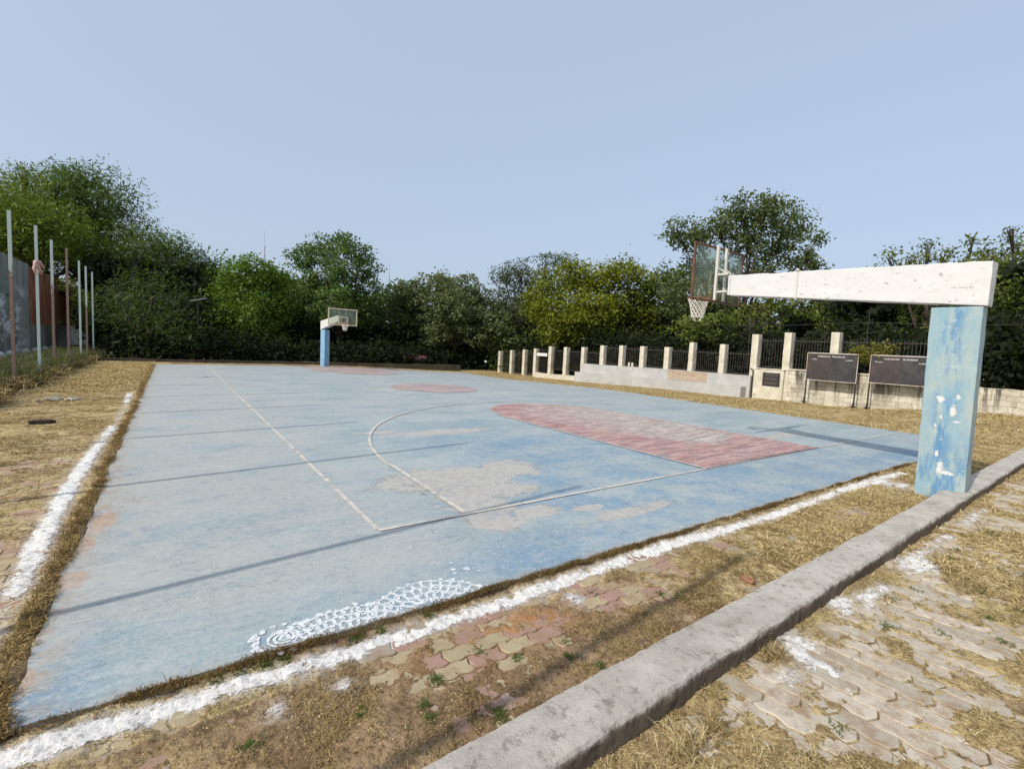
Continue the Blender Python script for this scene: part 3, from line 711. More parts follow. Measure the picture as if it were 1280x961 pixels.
# ================================================================== NEAR HOOP
def frame_bars(mb, x0, x1, y, z0, z1, t=.045, d=.05):
    mb.box(x0, x1, y-d/2, y+d/2, z1-t, z1); mb.box(x0, x1, y-d/2, y+d/2, z0, z0+t)
    mb.box(x0, x0+t, y-d/2, y+d/2, z0+t, z1-t); mb.box(x1-t, x1, y-d/2, y+d/2, z0+t, z1-t)
def net_mb(c, r0, r1, h, n=12, lv=6, th=.0055):
    mb = MB()
    def P(l, k):
        f = l/lv; rr = r0+(r1-r0)*(f**.6); a = 2*math.pi*(k+.5*(l % 2))/n
        return Vector((c[0]+rr*math.cos(a), c[1]+rr*math.sin(a), c[2]-h*f))
    for l in range(lv):
        for k in range(n):
            a = P(l, k); 
            for q in ((k, k-1) if l % 2 == 0 else (k, k+1)):
                b = P(l+1, q); mid = (a+b)/2+Vector((0, 0, -.006)); mb.tube([a, mid, b], th, 4)
    for k in range(0, n, 3): mb.tube([P(lv, k), P(lv, k)+Vector((0, 0, -.07))+(Vector((c[0], c[1], 0))-Vector((P(lv, k).x, P(lv, k).y, 0)))*.5], th, 4)
    return mb
def hoop(loc, rz, label, near, mat_p, z_arm):
    """local frame: pillar at y<0, board plane y = +, arm along +y"""
    t = thing('basketball_hoop', loc, label, 'basketball hoop', 'basketball hoops at the two ends of the court', rz)
    return t
# the near hoop, in world axes (empty at the pillar's foot)
F0 = Vector((9.075, 1.95, 0)); hp = thing('basketball_hoop', F0, 'large near basketball hoop with wide peeling blue pillar and long white concrete arm', 'basketball hoop', 'basketball hoops at the two ends of the court')
def shift(o, d=F0):
    o.data.transform(Matrix.Translation(-d)); return o
def wbuild(mb, name, mat, parent, orig, **k):
    """geometry written in world axes; the origin moves to the thing's base, textures keep world coordinates"""
    o = mb.build(name, mat, parent, **k); o.data.transform(Matrix.Translation(-Vector(orig))); return o
def offmat(m, d):      # copy of a material whose Object coordinates are shifted back to world axes
    q = m.copy(); t = q.node_tree
    tc = [n for n in t.nodes if n.type == 'TEX_COORD'][0]; mp = t.nodes.new('ShaderNodeMapping'); mp.inputs['Location'].default_value = d
    tos = [l.to_socket for l in list(t.links) if l.from_node == tc]
    for s_ in tos: t.links.new(mp.outputs[0], s_)
    t.links.new(tc.outputs['Object'], mp.inputs[0]); return q
mp_, mw_, ma_ = offmat(M['pillar'], F0), offmat(M['white'], F0), offmat(M['acrylic'], F0)
p = MB(); p.quad8([(8.955, 1.655, -.08), (9.20, 1.655, -.08), (9.20, 2.20, -.08), (8.955, 2.20, -.08), (8.955, 1.70, 2.70), (9.20, 1.70, 2.70), (9.20, 2.255, 2.70), (8.955, 2.255, 2.70)])
wbuild(p, 'pillar', mp_, hp, F0, bevel=.012, cut=.06, rough=.007, rscale=3)
a = MB(); a.quad8([(8.94, 1.655, 2.702), (9.215, 1.655, 2.702), (9.20, 5.42, 3.06), (8.95, 5.42, 3.06), (8.94, 1.655, 3.30), (9.215, 1.655, 3.30), (9.20, 5.42, 3.44), (8.95, 5.42, 3.44)])
# flat underside over the pillar: lower middle section
wbuild(a, 'arm', mw_, hp, F0, bevel=.012, cut=.07, rough=.009, rscale=4)
b = MB()
b.box(8.93, 9.225, 4.11, 4.135, 2.91, 2.935); b.box(8.93, 8.942, 4.11, 4.135, 2.935, 3.39); b.box(8.93, 9.225, 4.11, 4.135, 3.40, 3.415); b.box(9.206, 9.225, 4.11, 4.135, 2.935, 3.40)
b.tube([(8.93, 4.12, 3.40), (8.93, 4.12, 3.44)], .02, 6)
wbuild(b, 'clamp_band', M['whitesteel'], hp, F0)
b = MB()
for zz in (3.12, 3.46): b.box(8.935, 9.215, 5.425, 5.64, zz, zz+.035)
b.box(8.935, 9.215, 5.36, 5.372, 3.06, 3.46)
wbuild(b, 'bracket', M['whitesteel'], hp, F0)
for sxx in (8.93, 9.225):
    s_ = MB(); s_.box(sxx-.025, sxx+.025, 5.64, 5.69, 2.97, 4.03); wbuild(s_, 'strut', M['whitesteel'], hp, F0, bevel=.004)
s_ = MB()
for sgn in (-1, 1): s_.tube([(9.075+sgn*.12, 5.44, 3.46), (9.075+sgn*.16, 5.66, 3.62)], .008, 5); s_.tube([(9.075+sgn*.12, 5.40, 3.46), (9.075-sgn*.05, 5.66, 3.60)], .006, 5)
wbuild(s_, 'stay_rod', M['whitesteel'], hp, F0)
bf = MB(); frame_bars(bf, 8.22, 9.93, 5.72, 2.93, 4.03, .036, .045); bd = wbuild(bf, 'backboard', M['rustframe'], hp, F0, bevel=.004)
q = MB(); q.box(8.265, 9.885, 5.715, 5.725, 2.975, 3.985); wbuild(q, 'clear_panel', ma_, bd, F0)
q = MB(); frame_bars(q, 8.80, 9.36, 5.730, 3.10, 3.54, .045, .006); wbuild(q, 'target_square', M['targetpaint'], bd, F0)
rm = MB(); rm.ring((9.075, 6.12, 3.045), .228, .011); rm.box(8.98, 9.17, 5.745, 5.90, 3.01, 3.035); rm.box(8.97, 9.18, 5.745, 5.757, 2.98, 3.10)
rm.tube([(8.98, 5.76, 2.98), (8.95, 5.94, 3.035)], .008, 5); rm.tube([(9.17, 5.76, 2.98), (9.20, 5.94, 3.035)], .008, 5)
wbuild(rm, 'rim', M['rimrust'], hp, F0, smooth=True)
wbuild(net_mb((9.075, 6.12, 3.04), .225, .115, .40, 12, 6, .0075), 'net', M['net'], hp, F0)

# far hoop
def far_hoop():
    bx, by = 8.02, 32.2; tx, ty = 8.55, 30.35
    z0 = Tz(bx, by)
    o = Vector((bx, by, z0)); h = thing('basketball_hoop', o, 'small far basketball hoop with blue pillar before the dark trees', 'basketball hoop', 'basketball hoops at the two ends of the court')
    d = Vector((tx-bx, ty-by, 0)).normalized(); s = Vector((-d.y, d.x, 0)); s = -s if s.x < 0 else s
    def q8(c0, c1, w0, zb0, zt0, zb1, zt1):
        return [tuple(c0-s*w0+Vector((0, 0, zb0))), tuple(c0+s*w0+Vector((0, 0, zb0))), tuple(c1+s*w0+Vector((0, 0, zb1))), tuple(c1-s*w0+Vector((0, 0, zb1))),
                tuple(c0-s*w0+Vector((0, 0, zt0))), tuple(c0+s*w0+Vector((0, 0, zt0))), tuple(c1+s*w0+Vector((0, 0, zt1))), tuple(c1-s*w0+Vector((0, 0, zt1)))]
    b2 = Vector((bx, by, 0)); 
    m = MB(); m.quad8(q8(b2-d*.15, b2+d*.35, .17, -.05, 2.30, -.05, 2.30)); wbuild(m, 'pillar', M['farpillar'], h, o, bevel=.01)
    m = MB(); m.quad8(q8(b2-d*.2, Vector((tx, ty, 0))-d*.1, .16, 2.302, 2.86, 2.86, 3.22)); wbuild(m, 'arm', M['white'], h, o, bevel=.01)
    y = 30.2; m = MB(); frame_bars(m, 7.72, 9.46, y, 2.60, 3.62, .06, .05); b_ = wbuild(m, 'backboard', M['creamsteel'], h, o)
    m = MB(); m.box(7.78, 9.40, y-.004, y+.004, 2.66, 3.56); wbuild(m, 'clear_panel', offmat(M['acrylic'], (0, 0, .4)), b_, o)
    m = MB(); frame_bars(m, 8.32, 8.90, y-.02, 2.72, 3.12, .05, .02); wbuild(m, 'target_square', M['creamsteel'], b_, o)
    m = MB(); m.ring((8.62, y-.40, 2.72), .228, .018); m.box(8.52, 8.72, y-.2, y-.03, 2.70, 2.74); wbuild(m, 'rim', M['rimrust'], h, o)
    wbuild(net_mb((8.62, y-.40, 2.71), .225, .10, .38, 10, 4, .016), 'net', M['net'], h, o)
    for xx in (8.38, 8.78):
        m = MB(); m.box(xx-.03, xx+.03, y+.03, y+.08, 2.62, 3.6); wbuild(m, 'strut', M['creamsteel'], h, o)
M['farpillar'] = mat_concrete('far_pillar_blue', (.16, .32, .50), (.26, .42, .55), (.10, .2, .35), 3, .4, .2)
far_hoop()

# ================================================================== RIGHT BOUNDARY
WX = 22.3
posts = [(8.51, 3.06, .19, 'tallest'), (10.36, 3.04, .19, ''), (11.81, 2.95, .19, ''), (13.41, 2.45, .17, ''), (15.15, 2.51, .16, ''), (16.66, 2.21, .19, ''), (18.36, 2.21, .18, ''),
         (19.94, 2.21, .18, ''), (21.52, 2.17, .19, ''), (23.24, 2.02, .17, ''), (24.97, 1.96, .19, ''), (26.6, 1.97, .19, ''), (28.34, 1.76, .19, ''), (29.73, 1.64, .18, ''), (31.42, 1.52, .17, ''), (33.1, 1.40, .17, '')]
plab = ['cream square post rising behind the left blackboard', 'tall cream square post at the right side of the white plaque pier', 'tall cream square post at the left side of the plaque pier, right end of bench',
        'cream post topping out in leaves, first left of the tall posts above the bench', 'slim cream post above the bare brick patch of the bench', 'weathered cream post just left of the brick patch',
        'second cream post left of the brick patch with two bricks nearby', 'third cream post left of the brick patch', 'cream post nearest the left end of the grey bench top',
        'rounded top cream post standing at the left end of the grey bench', 'cream post right of the small white sign with low white wall', 'cream post immediately right of the small white sign',
        'cream post immediately left of the small white sign', 'stained post second to the left of the white sign', 'stained grey post third to the left of the white sign', 'darkest far post at the dark corner of the trees']
for (y, zt, wd, _), lb in zip(posts, plab):
    z0 = Tz(WX, y); n_ = MB(); hw = wd*.82
    n_.box(-.17, .17, -hw, hw, -.1, zt-z0); 
    o = n_.build('fence_post', M['cream'], None, bevel=.02, cut=.25, rough=.012, seed=y); o.location = (WX, y, z0)
    tag(o, lb, 'fence post', 'square masonry fence posts along the right side')
def railing(y0, y1, zb, zt, label):
    t = thing('iron_railing', (WX+.05, (y0+y1)/2, zb), label, 'railing', 'dark iron railing bays between the fence posts')
    L = y1-y0; k = max(3, int(L/.115)); ym = (y0+y1)/2; hh = zt-zb
    m = MB()
    for i in range(k):
        yy = y0-ym+(i+.5)*L/k; m.box(-.009, .009, yy-.009, yy+.009, .04, hh+.02+.05*(i % 2 == 0))
    m.build('bars', M['railing'], t)
    for zz in (.08, hh-.08):
        m = MB(); m.box(-.015, .015, y0-ym, y1-ym, zz-.02, zz+.02); m.build('rail', M['railing'], t)
rl = ['iron railing bay behind the right blackboard', 'iron railing bay between the left blackboard post and plaque pier', 'iron railing bay directly above the white plaque pier', 'iron railing bay at the right end of the grey bench',
      'iron railing bay right of the slim post above the brick patch', 'iron railing bay above the left half of the brick patch', 'iron railing bay with two loose bricks standing before it', 'iron railing bay above the middle of the bench',
      'iron railing bay left of the middle of the bench', 'iron railing bay at the left end of the bench', 'iron railing bay above the crumbling low white wall', 'iron railing bay between two posts right of the white sign',
      'iron railing bay carrying the small white sign', 'iron railing bay just left of the white sign bay', 'shaded iron railing bay among the far stained posts', 'farthest iron railing bay at the dark corner']
ys_ = [5.2]+[p_[0] for p_ in posts]
for i in range(len(posts)):
    y0, y1 = ys_[i]+.17, ys_[i+1]-.17
    zb = 1.40 if ys_[i+1] < 11.9 else (1.0 if ys_[i+1] < 22.5 else (.30 if ys_[i+1] < 27 else Tz(WX, y1)))
    zt = 2.75 if i < 3 else (2.1 if ys_[i+1] < 22 else 1.75 if ys_[i+1] < 29 else 1.45)
    railing(y0, y1, zb, zt, rl[i])
# cream block wall
m = MB(); n0 = 40
for k in range(n0):
    ya = -12+k*(10.28+12)/n0; yb = -12+(k+1)*(10.28+12)/n0
    def zt(y): return 1.40-.16*float(ss(6.4, 4.9, y))
    m.quad8([(22.14, ya, Tz(22.3, ya)-.3), (22.5, ya, Tz(22.3, ya)-.3), (22.5, yb, Tz(22.3, yb)-.3), (22.14, yb, Tz(22.3, yb)-.3), (22.14, ya, zt(ya)), (22.5, ya, zt(ya)), (22.5, yb, zt(yb)), (22.14, yb, zt(yb))])
me = bpy.data.meshes.new('s'); me.from_pydata(m.v, [], m.f); bm = bmesh.new(); bm.from_mesh(me); bmesh.ops.remove_doubles(bm, verts=bm.verts[:], dist=1e-4)
seen = {}
for f in bm.faces[:]:
    key = tuple(round(c, 3) for c in f.calc_center_median())
    if key in seen: bmesh.ops.delete(bm, geom=[f, seen[key]], context='FACES_ONLY')
    else: seen[key] = f
bmesh.ops.subdivide_edges(bm, edges=[e for e in bm.edges if e.calc_length() > .4], cuts=3, use_grid_fill=True)
for v in bm.verts: v.co.x += mnoise.fractal(v.co*2.2, 1, 2, 3)*.02; v.co.z += mnoise.fractal(v.co*1.7, 1, 2, 3)*.02*(v.co.z > 1)
bm.to_mesh(me); bm.free(); sw = link('block_wall', me, M['stone']); tag(sw, 'cream painted stone block wall with black streaks behind the blackboards', 'wall')
# coping ledge of the wall
m = MB(); m.box(22.09, 22.50, 6.5, 10.26, 1.403, 1.455); o = m.build('coping', M['cream'], sw, bevel=.008, cut=.3, rough=.01)
# plaque pier
pr = thing('plaque_pier', (22.2, 11.0, .08), 'white plastered low pier bearing a dark inscribed plaque beside the bench', 'pier')
m = MB(); m.box(-.19, .1, -.66, .66, -.2, 1.28); m.build('pier_body', mat_cream('pier_plaster', False, .2), pr, bevel=.015, cut=.2, rough=.01)
m = MB(); m.box(-.22, .1, -.69, .69, 1.283, 1.33); m.build('pier_cap', M['cream'], pr, bevel=.01)
m = MB(); m.box(-.215, -.192, -.52, .24, .55, 1.15); pq = m.build('plaque', M['plaque'], pr, bevel=.004)
m = MB()
for k in (0, 1, 3, 4, 6, 7):
    z = 1.09-k*.062; a_ = -.45+.05*rng.random(); b_ = .18-.05*rng.random(); x_ = a_
    while x_ < b_:
        l_ = .02+.05*rng.random(); m.box(-.219, -.2165, x_, min(b_, x_+l_), z-.006, z+.006); x_ += l_+.012
m.build('inscription', M['plaqueline'], pq)
m = MB(); m.tube([(22.05, 11.74, -.05), (22.05, 11.74, 1.32), (22.1, 11.9, 1.36)], .022, 6); o = m.build('drain_pipe', M['darksteel']); tag(o, 'thin dark pipe standing between the grey bench and the plaque pier', 'pipe')
# stepped bench
bn = thing('stepped_bench', (22.0, 17.2, 0), 'long two-step grey plastered concrete bench below the row of fence posts', 'bench')
def seg_box(m, x0, x1, y0, y1, zb, zt, n=10):
    for k in range(n):
        a_, b_ = y0+(y1-y0)*k/n, y0+(y1-y0)*(k+1)/n
        f = lambda y: Tz(22, y)
        m.quad8([(x0, a_, f(a_)+zb), (x1, a_, f(a_)+zb), (x1, b_, f(b_)+zb), (x0, b_, f(b_)+zb), (x0, a_, zt(a_)), (x1, a_, zt(a_)), (x1, b_, zt(b_)), (x0, b_, zt(b_))])
BO = Vector((22.0, 17.2, 0))
top = lambda y: 1.02-.07*float(ss(16, 23, y)); stp = lambda y: .50-.10*float(ss(13, 22, y))
def join_clean(o):
    bm = bmesh.new(); bm.from_mesh(o.data); bmesh.ops.remove_doubles(bm, verts=bm.verts[:], dist=1e-4); seen = {}; dele = []
    for f in bm.faces:
        key = tuple(round(c, 3) for c in f.calc_center_median())
        if key in seen: dele += [f, seen[key]]
        else: seen[key] = f
    bmesh.ops.delete(bm, geom=dele, context='FACES'); bm.to_mesh(o.data); bm.free()
m = MB(); seg_box(m, 21.95, 22.42, 11.78, 23.1, -.2, top); o = wbuild(m, 'back_step', M['bench'], bn, BO); join_clean(o)
m = MB(); seg_box(m, 21.5, 21.948, 11.95, 23.2, -.2, stp); o = wbuild(m, 'front_step', M['bench'], bn, BO); join_clean(o)
m = MB(); m.quad8([(21.935, 14.0, .505), (21.96, 14.0, .505), (21.96, 16.35, .50), (21.935, 16.35, .50), (21.935, 14.0, 1.01), (21.96, 14.0, 1.01), (21.96, 16.35, 1.00), (21.935, 16.35, 1.00)])
wbuild(m, 'brick_patch', offmat(M['brick'], BO), bn, BO, cut=.1, rough=.012)
for i, (yy, zz) in enumerate(((19.15, 1.0), (18.9, 1.0))):
    m = MB(); m.box(-.05, .05, -.055, .055, 0, .24); o = m.build('loose_brick', M['cream'], None, bevel=.008, rough=.006); o.location = (22.05, yy, zz); o.rotation_euler = (0, 0, .2*i)
    tag(o, ['pale upright brick on the bench top, left one of the pair', 'pale upright brick on the bench top, right one of the pair'][i], 'brick', 'two upright bricks on the bench top')
# low crumbling wall
m = MB(); seg_box(m, 22.15, 22.48, 23.25, 28.2, -.2, lambda y: Tz(22, y)+.36-.05*float(vnoise(np.array(y*2.), np.array(0.), 4)), 14); o = m.build('low_wall', M['cream']); join_clean(o)
tag(o, 'crumbling low white wall under the fence posts beyond the bench', 'wall')
# small white sign
m = MB(); m.box(WX-.2, WX-.18, 26.85, 28.05, 1.24, 1.46); o = m.build('small_sign', simple('sign_white', (.66, .65, .64), .6, .1)); tag(o, 'small blank looking white sign fixed to the railing between two far posts', 'sign')
# high wire above the railing
m = MB(); pts = [(WX+.4, 2+i*1.0, 3.42-.06*math.sin(i*.8)) for i in range(15)]; m.tube(pts, .012, 4)
for yy in (12.4, 7.6): m.tube([(WX+.4, yy, 1.3), (WX+.4, yy, 3.9)], .02, 5)
o = m.build('overhead_wire', M['darksteel']); tag(o, 'thin dark wire on slim poles above the railing near the blackboards', 'wire')

def blackboard(y0, y1, z0, z1, g, label, redleft):
    X = 21.62; yc = (y0+y1)/2; O = Vector((X, yc, g)); t = thing('blackboard', O, label, 'blackboard', 'two blackboards on steel legs before the block wall')
    m = MB(); m.box(X, X+.02, y0+.04, (y0+y1)/2, z0+.04, z1-.04); wbuild(m, 'board_panel', offmat(M['blackboard'], O), t, O)
    m = MB(); m.box(X, X+.02, (y0+y1)/2+.003, y1-.04, z0+.04, z1-.04); wbuild(m, 'board_panel', redleft, t, O)
    m = MB(); m.box(X-.012, X+.03, y0, y1, z1-.035, z1); m.box(X-.012, X+.03, y0, y1, z0, z0+.022); m.box(X-.012, X+.03, y0, y0+.022, z0+.022, z1-.035); m.box(X-.012, X+.03, y1-.022, y1, z0+.022, z1-.035)
    wbuild(m, 'frame', M['bbframe'], t, O)
    for a_, b_, z_, h_ in ((yc+.5, yc+.06, z1-.14, .055), (yc-.04, yc-.46, z1-.14, .055), (y1-.18, y1-.38, z1-.26, .04), (y0+.42, y0+.2, z1-.26, .045)):
        m = MB(); x_ = b_
        m.box(X-.0045, X-.003, b_, a_, z_-h_/2-.004, z_-h_/2+.004)
        while x_ < a_:
            l_ = .022+.02*rng.random(); m.box(X-.006, X-.0048, x_, x_+l_, z_-h_/2+.002, z_+h_/2*(1 if rng.random() > .3 else .3)); x_ += l_*1.5
        wbuild(m, 'heading_lettering', M['whitemark'], t, O)
    for yy in (y0+.03, y1-.03):
        m = MB(); m.box(X+.03, X+.075, yy-.022, yy+.022, g-.05, z1-.03); m.box(X-.12, X+.22, yy-.02, yy+.02, g+.0, g+.03); m.box(X-.0, X+.03, yy-.10, yy+.10, g+.02, g+.05)
        m.tube([(X-.1, yy, g+.03), (X+.04, yy, g+.3)], .012, 5)
        wbuild(m, 'leg', M['darksteel'], t, O)
def mat_bb2():
    n = NT('blackboard_brown'); a = n.noise(2., 6, .7)
    return n.bsdf(n.mix(n.ramp(a, .4, .65), (.040, .034, .035), (.070, .054, .050)), .6, None, .35)
bb2 = mat_bb2()
blackboard(7.44, 9.28, 1.06, 2.20, .12, 'left blackboard with white frame and short white headings on dark legs', bb2)
blackboard(5.15, 7.05, 1.13, 2.20, .14, 'right blackboard with brownish left half, partly hidden by the blue pillar', bb2)

# ================================================================== LEFT BOUNDARY
def mat_pole(name, top, rust_z, seed):
    n = NT(name); x, y, z = n.xyz(); a = n.noise(6, 6, .7, n.map((1, 1, .5), loc=(seed, 0, 0)))
    r = n.mix(n.ramp(n.noise(25, 5), .35, .65), (.15, .10, .085), (.30, .20, .15))
    f = n.ramp(n.math('ADD', z, n.math('MULTIPLY', n.math('SUBTRACT', a, .5), 1.8)), rust_z+.1, rust_z-.1)
    return n.bsdf(n.mix(f, top, r), .6, None, .4)
pl_tops = [(19.1, 4.88), (22.34, 5.03), (24.87, 4.94), (28.1, 5.08), (31.51, 4.94), (33.77, 4.91), (36.28, 4.86)]
PL = ['tall steel pole nearest on the left, mint top and rusty lower half', 'mint steel pole with a faded pink cloth tied on it', 'third mint pole from the left with pale rusty middle', 'rust brown topped pole wrapped in vine leaves',
      'mint pole just right of the vine leaves', 'sixth mint pole from the left beyond the vine', 'last short looking mint pole before the dark corner']
RZ = [3.3, .1, 3.2, 6.5, .2, 2.9, .4]
for (y, zt), lb, rz_ in zip(pl_tops, PL, RZ):
    m = MB(); m.box(-.038, .038, -.034, -.024, -.15, zt); m.box(-.038, .038, .024, .034, -.15, zt); m.box(-.010, .010, -.024, .024, -.15, zt)
    o = m.build('steel_pole', mat_pole('pole_paint', (.44, .52, .49), rz_, y)); o.location = (-3.6, y, 0); tag(o, lb, 'pole', 'steel poles along the left side')
# poles of the same row nearer the camera: their shadows cross the court
for i, y in enumerate((1.38, 3.72, 6.78, 9.8, 12.8, 15.9)):
    zt = 6.55 if i < 3 else 5.6
    m = MB(); m.box(-.038, .038, -.034, -.024, -.15, zt); m.box(-.038, .038, .024, .034, -.15, zt); m.box(-.010, .010, -.024, .024, -.15, zt)
    o = m.build('steel_pole', mat_pole('pole_paint', (.44, .52, .49), 1.5, y)); o.location = (-3.6, y, 0)
    tag(o, ['steel pole casting the shadow on the soil beside the kerb', 'steel pole casting the shadow that runs past the sideline corner', 'steel pole casting the shadow that reaches the three point line', 'steel pole casting the third thin shadow over the court',
            'steel pole casting the fourth thin shadow over the court', 'steel pole casting the fifth thin shadow over the court'][i], 'pole', 'steel poles along the left side')
m = MB()
m.tube([(-3.6, 22.3, 3.84), (-3.55, 22.5, 3.86), (-3.52, 22.9, 3.72)], [.05, .06, .03], 7); m.tube([(-3.6, 22.25, 3.86), (-3.62, 22.12, 3.6), (-3.6, 22.16, 3.42)], [.06, .05, .02], 7); m.tube([(-3.6, 22.2, 3.8), (-3.5, 22.3, 3.55), (-3.5, 22.35, 3.45)], [.05, .06, .02], 7)
o = m.build('tied_cloth', simple('pink_cloth', (.50, .32, .29), .95, .3, 9), None, rough=.02, cut=.08, smooth=True); tag(o, 'faded pink cloth knotted around the second pole', 'cloth')
# wall: grey concrete with peeling whitewash, rusty sheets above it further on
def mat_leftwall():
    n = NT('left_wall'); x, y, z = n.xyz()
    a = n.noise(1.0, 8, .75, n.map((1, .35, 1.1))); b = n.noise(.7, 5, .6, n.map((1, 1.2, .2)))
    c = n.mix(n.ramp(b, .4, .6), (.22, .23, .20), (.36, .36, .32))
    low = n.math('MULTIPLY', n.ramp(z, 4.2, 3.5), n.ramp(y, 45, 41))
    c = n.mix(n.math('MULTIPLY', low, n.ramp(a, .48, .56)), c, (.72, .74, .74))
    c = n.mix(n.math('MULTIPLY', low, n.ramp(a, .40, .30)), c, (.045, .05, .05))
    return n.bsdf(c, .9, n.bump(a, .5, .02), .1)
m = MB(); m.box(-7.9, -7.5, 35.5, 78, -.2, 1.78); m.box(-7.9, -7.5, 35.5, 44.2, 1.783, 5.6); o = m.build('concrete_wall', mat_leftwall()); tag(o, 'weathered dark grey concrete wall with peeling whitewash behind the left poles', 'wall')
def mat_sheet():
    n = NT('rusty_sheet'); x, y, z = n.xyz(); a = n.noise(1.2, 7, .7, n.map((1, 1, .4)))
    c = n.mix(n.ramp(a, .35, .65), (.20, .075, .04), (.34, .15, .08))
    c = n.mix(n.ramp(n.noise(7, 6, .7), .58, .72, 0, .5), c, (.44, .24, .14))
    return n.bsdf(c, .85, n.bump(n.noise(20, 4), .3, .01), .2)
ys2 = np.arange(44.2, 74, .04); prof = -7.44+.025*np.sin(ys2*2*math.pi/.16)
V = np.concatenate([np.stack([prof, ys2, np.full_like(ys2, 1.78)], 1), np.stack([prof, ys2, 5.45+.05*vnoise(ys2*.8, ys2*0, 3)], 1)])
i = np.arange(len(ys2)-1); n_ = len(ys2); rs_ = npmesh('rusty_sheet_fence', V, np.stack([i, i+1, i+1+n_, i+n_], 1))
o = link('rusty_sheet_fence', rs_, mat_sheet()); md = o.modifiers.new('t', 'SOLIDIFY'); md.thickness = .008; tag(o, 'rust red corrugated sheet fence standing on the left wall', 'sheet fence')
wm = simple('whitewashed_stone', (.55, .55, .54), .9, .3, 6)
for i, (y, zz) in enumerate(((34.6, .14), (36.6, .14), (39.8, .12), (42.5, .10), (45.2, .10), (47.9, .08))):
    m = MB(); 
    bm = bmesh.new(); bmesh.ops.create_icosphere(bm, subdivisions=3, radius=.5)
    for v in bm.verts: v.co = Vector((v.co.x*.4, v.co.y*.95, v.co.z*.36))*(1+.25*mnoise.noise(v.co*2.4+Vector((i*3., 0, 0))))
    me = bpy.data.meshes.new('whitewashed_stone'); bm.to_mesh(me); bm.free(); me.polygons.foreach_set('use_smooth', [True]*len(me.polygons))
    o = link('whitewashed_stone', me, wm); o.location = (-7.0, y, zz)
    tag(o, ['white rounded stone left of the nearest pole, at the photo edge', 'white rounded stone just left of the nearest pole', 'white rounded stone between the nearest pole and the cloth pole', 'white rounded stone left beside the cloth pole', 'white rounded stone right beside the cloth pole', 'white rounded stone behind the third pole'][i], 'stone', 'whitewashed stones on the ledge of the left wall')
m = MB(); m.box(-7.47, -6.6, 33, 52, -.1, .06); o = m.build('planter_ledge', M['kerb'], None, cut=.4, rough=.02); tag(o, 'low concrete ledge below the white stones along the left wall', 'ledge')
# loose debris on the left ground
for i, (x, y, s, c, nm, lb) in enumerate(((-1.98, 12.35, (.34, .12, .07), (.045, .03, .03), 'dark_block', 'dark reddish brick block lying on the dry grass at left'), (-2.35, 16.1, (.34, .3, .10), (.5, .46, .38), 'pale_rock', 'pale flat rock on the left grass, left of its pair'),
                                           (-2.0, 16.0, (.3, .22, .08), (.52, .48, .40), 'pale_rock', 'pale flat rock on the left grass, right of its pair'), (-2.62, 15.9, (.14, .12, .07), (.45, .38, .26), 'pale_rock', 'small tan rock left of the pale pair on left grass'),
                                           (3.14, .96, (.05, .04, .02), (.62, .58, .50), 'pebble', 'white flat pebble among the grey pavers at lower right'), (3.96, 1.99, (.12, .08, .035), (.34, .17, .10), 'brick_fragment', 'reddish brick fragment against the kerb edge'))):
    bm = bmesh.new(); bmesh.ops.create_cube(bm, size=1); bmesh.ops.bevel(bm, geom=bm.edges[:], offset=.12 if 'block' in nm else .3, segments=3, affect='EDGES')
    bmesh.ops.subdivide_edges(bm, edges=bm.edges[:], cuts=1, use_grid_fill=True)
    for v in bm.verts: v.co = Vector((v.co.x*s[0], v.co.y*s[1], v.co.z*s[2]))*(1+.2*mnoise.noise(v.co*3+Vector((i*2., 1, 0))))
    me = bpy.data.meshes.new(nm); bm.to_mesh(me); bm.free(); o = link(nm, me, simple(nm, c, .9, .3, 14)); o.location = (x, y, s[2]*.35-.02+Tz(x, y)); o.rotation_euler = (0, 0, .25*i); tag(o, lb, nm.replace('_', ' ').split()[-1], 'pale rocks on the left grass' if nm == 'pale_rock' else None)

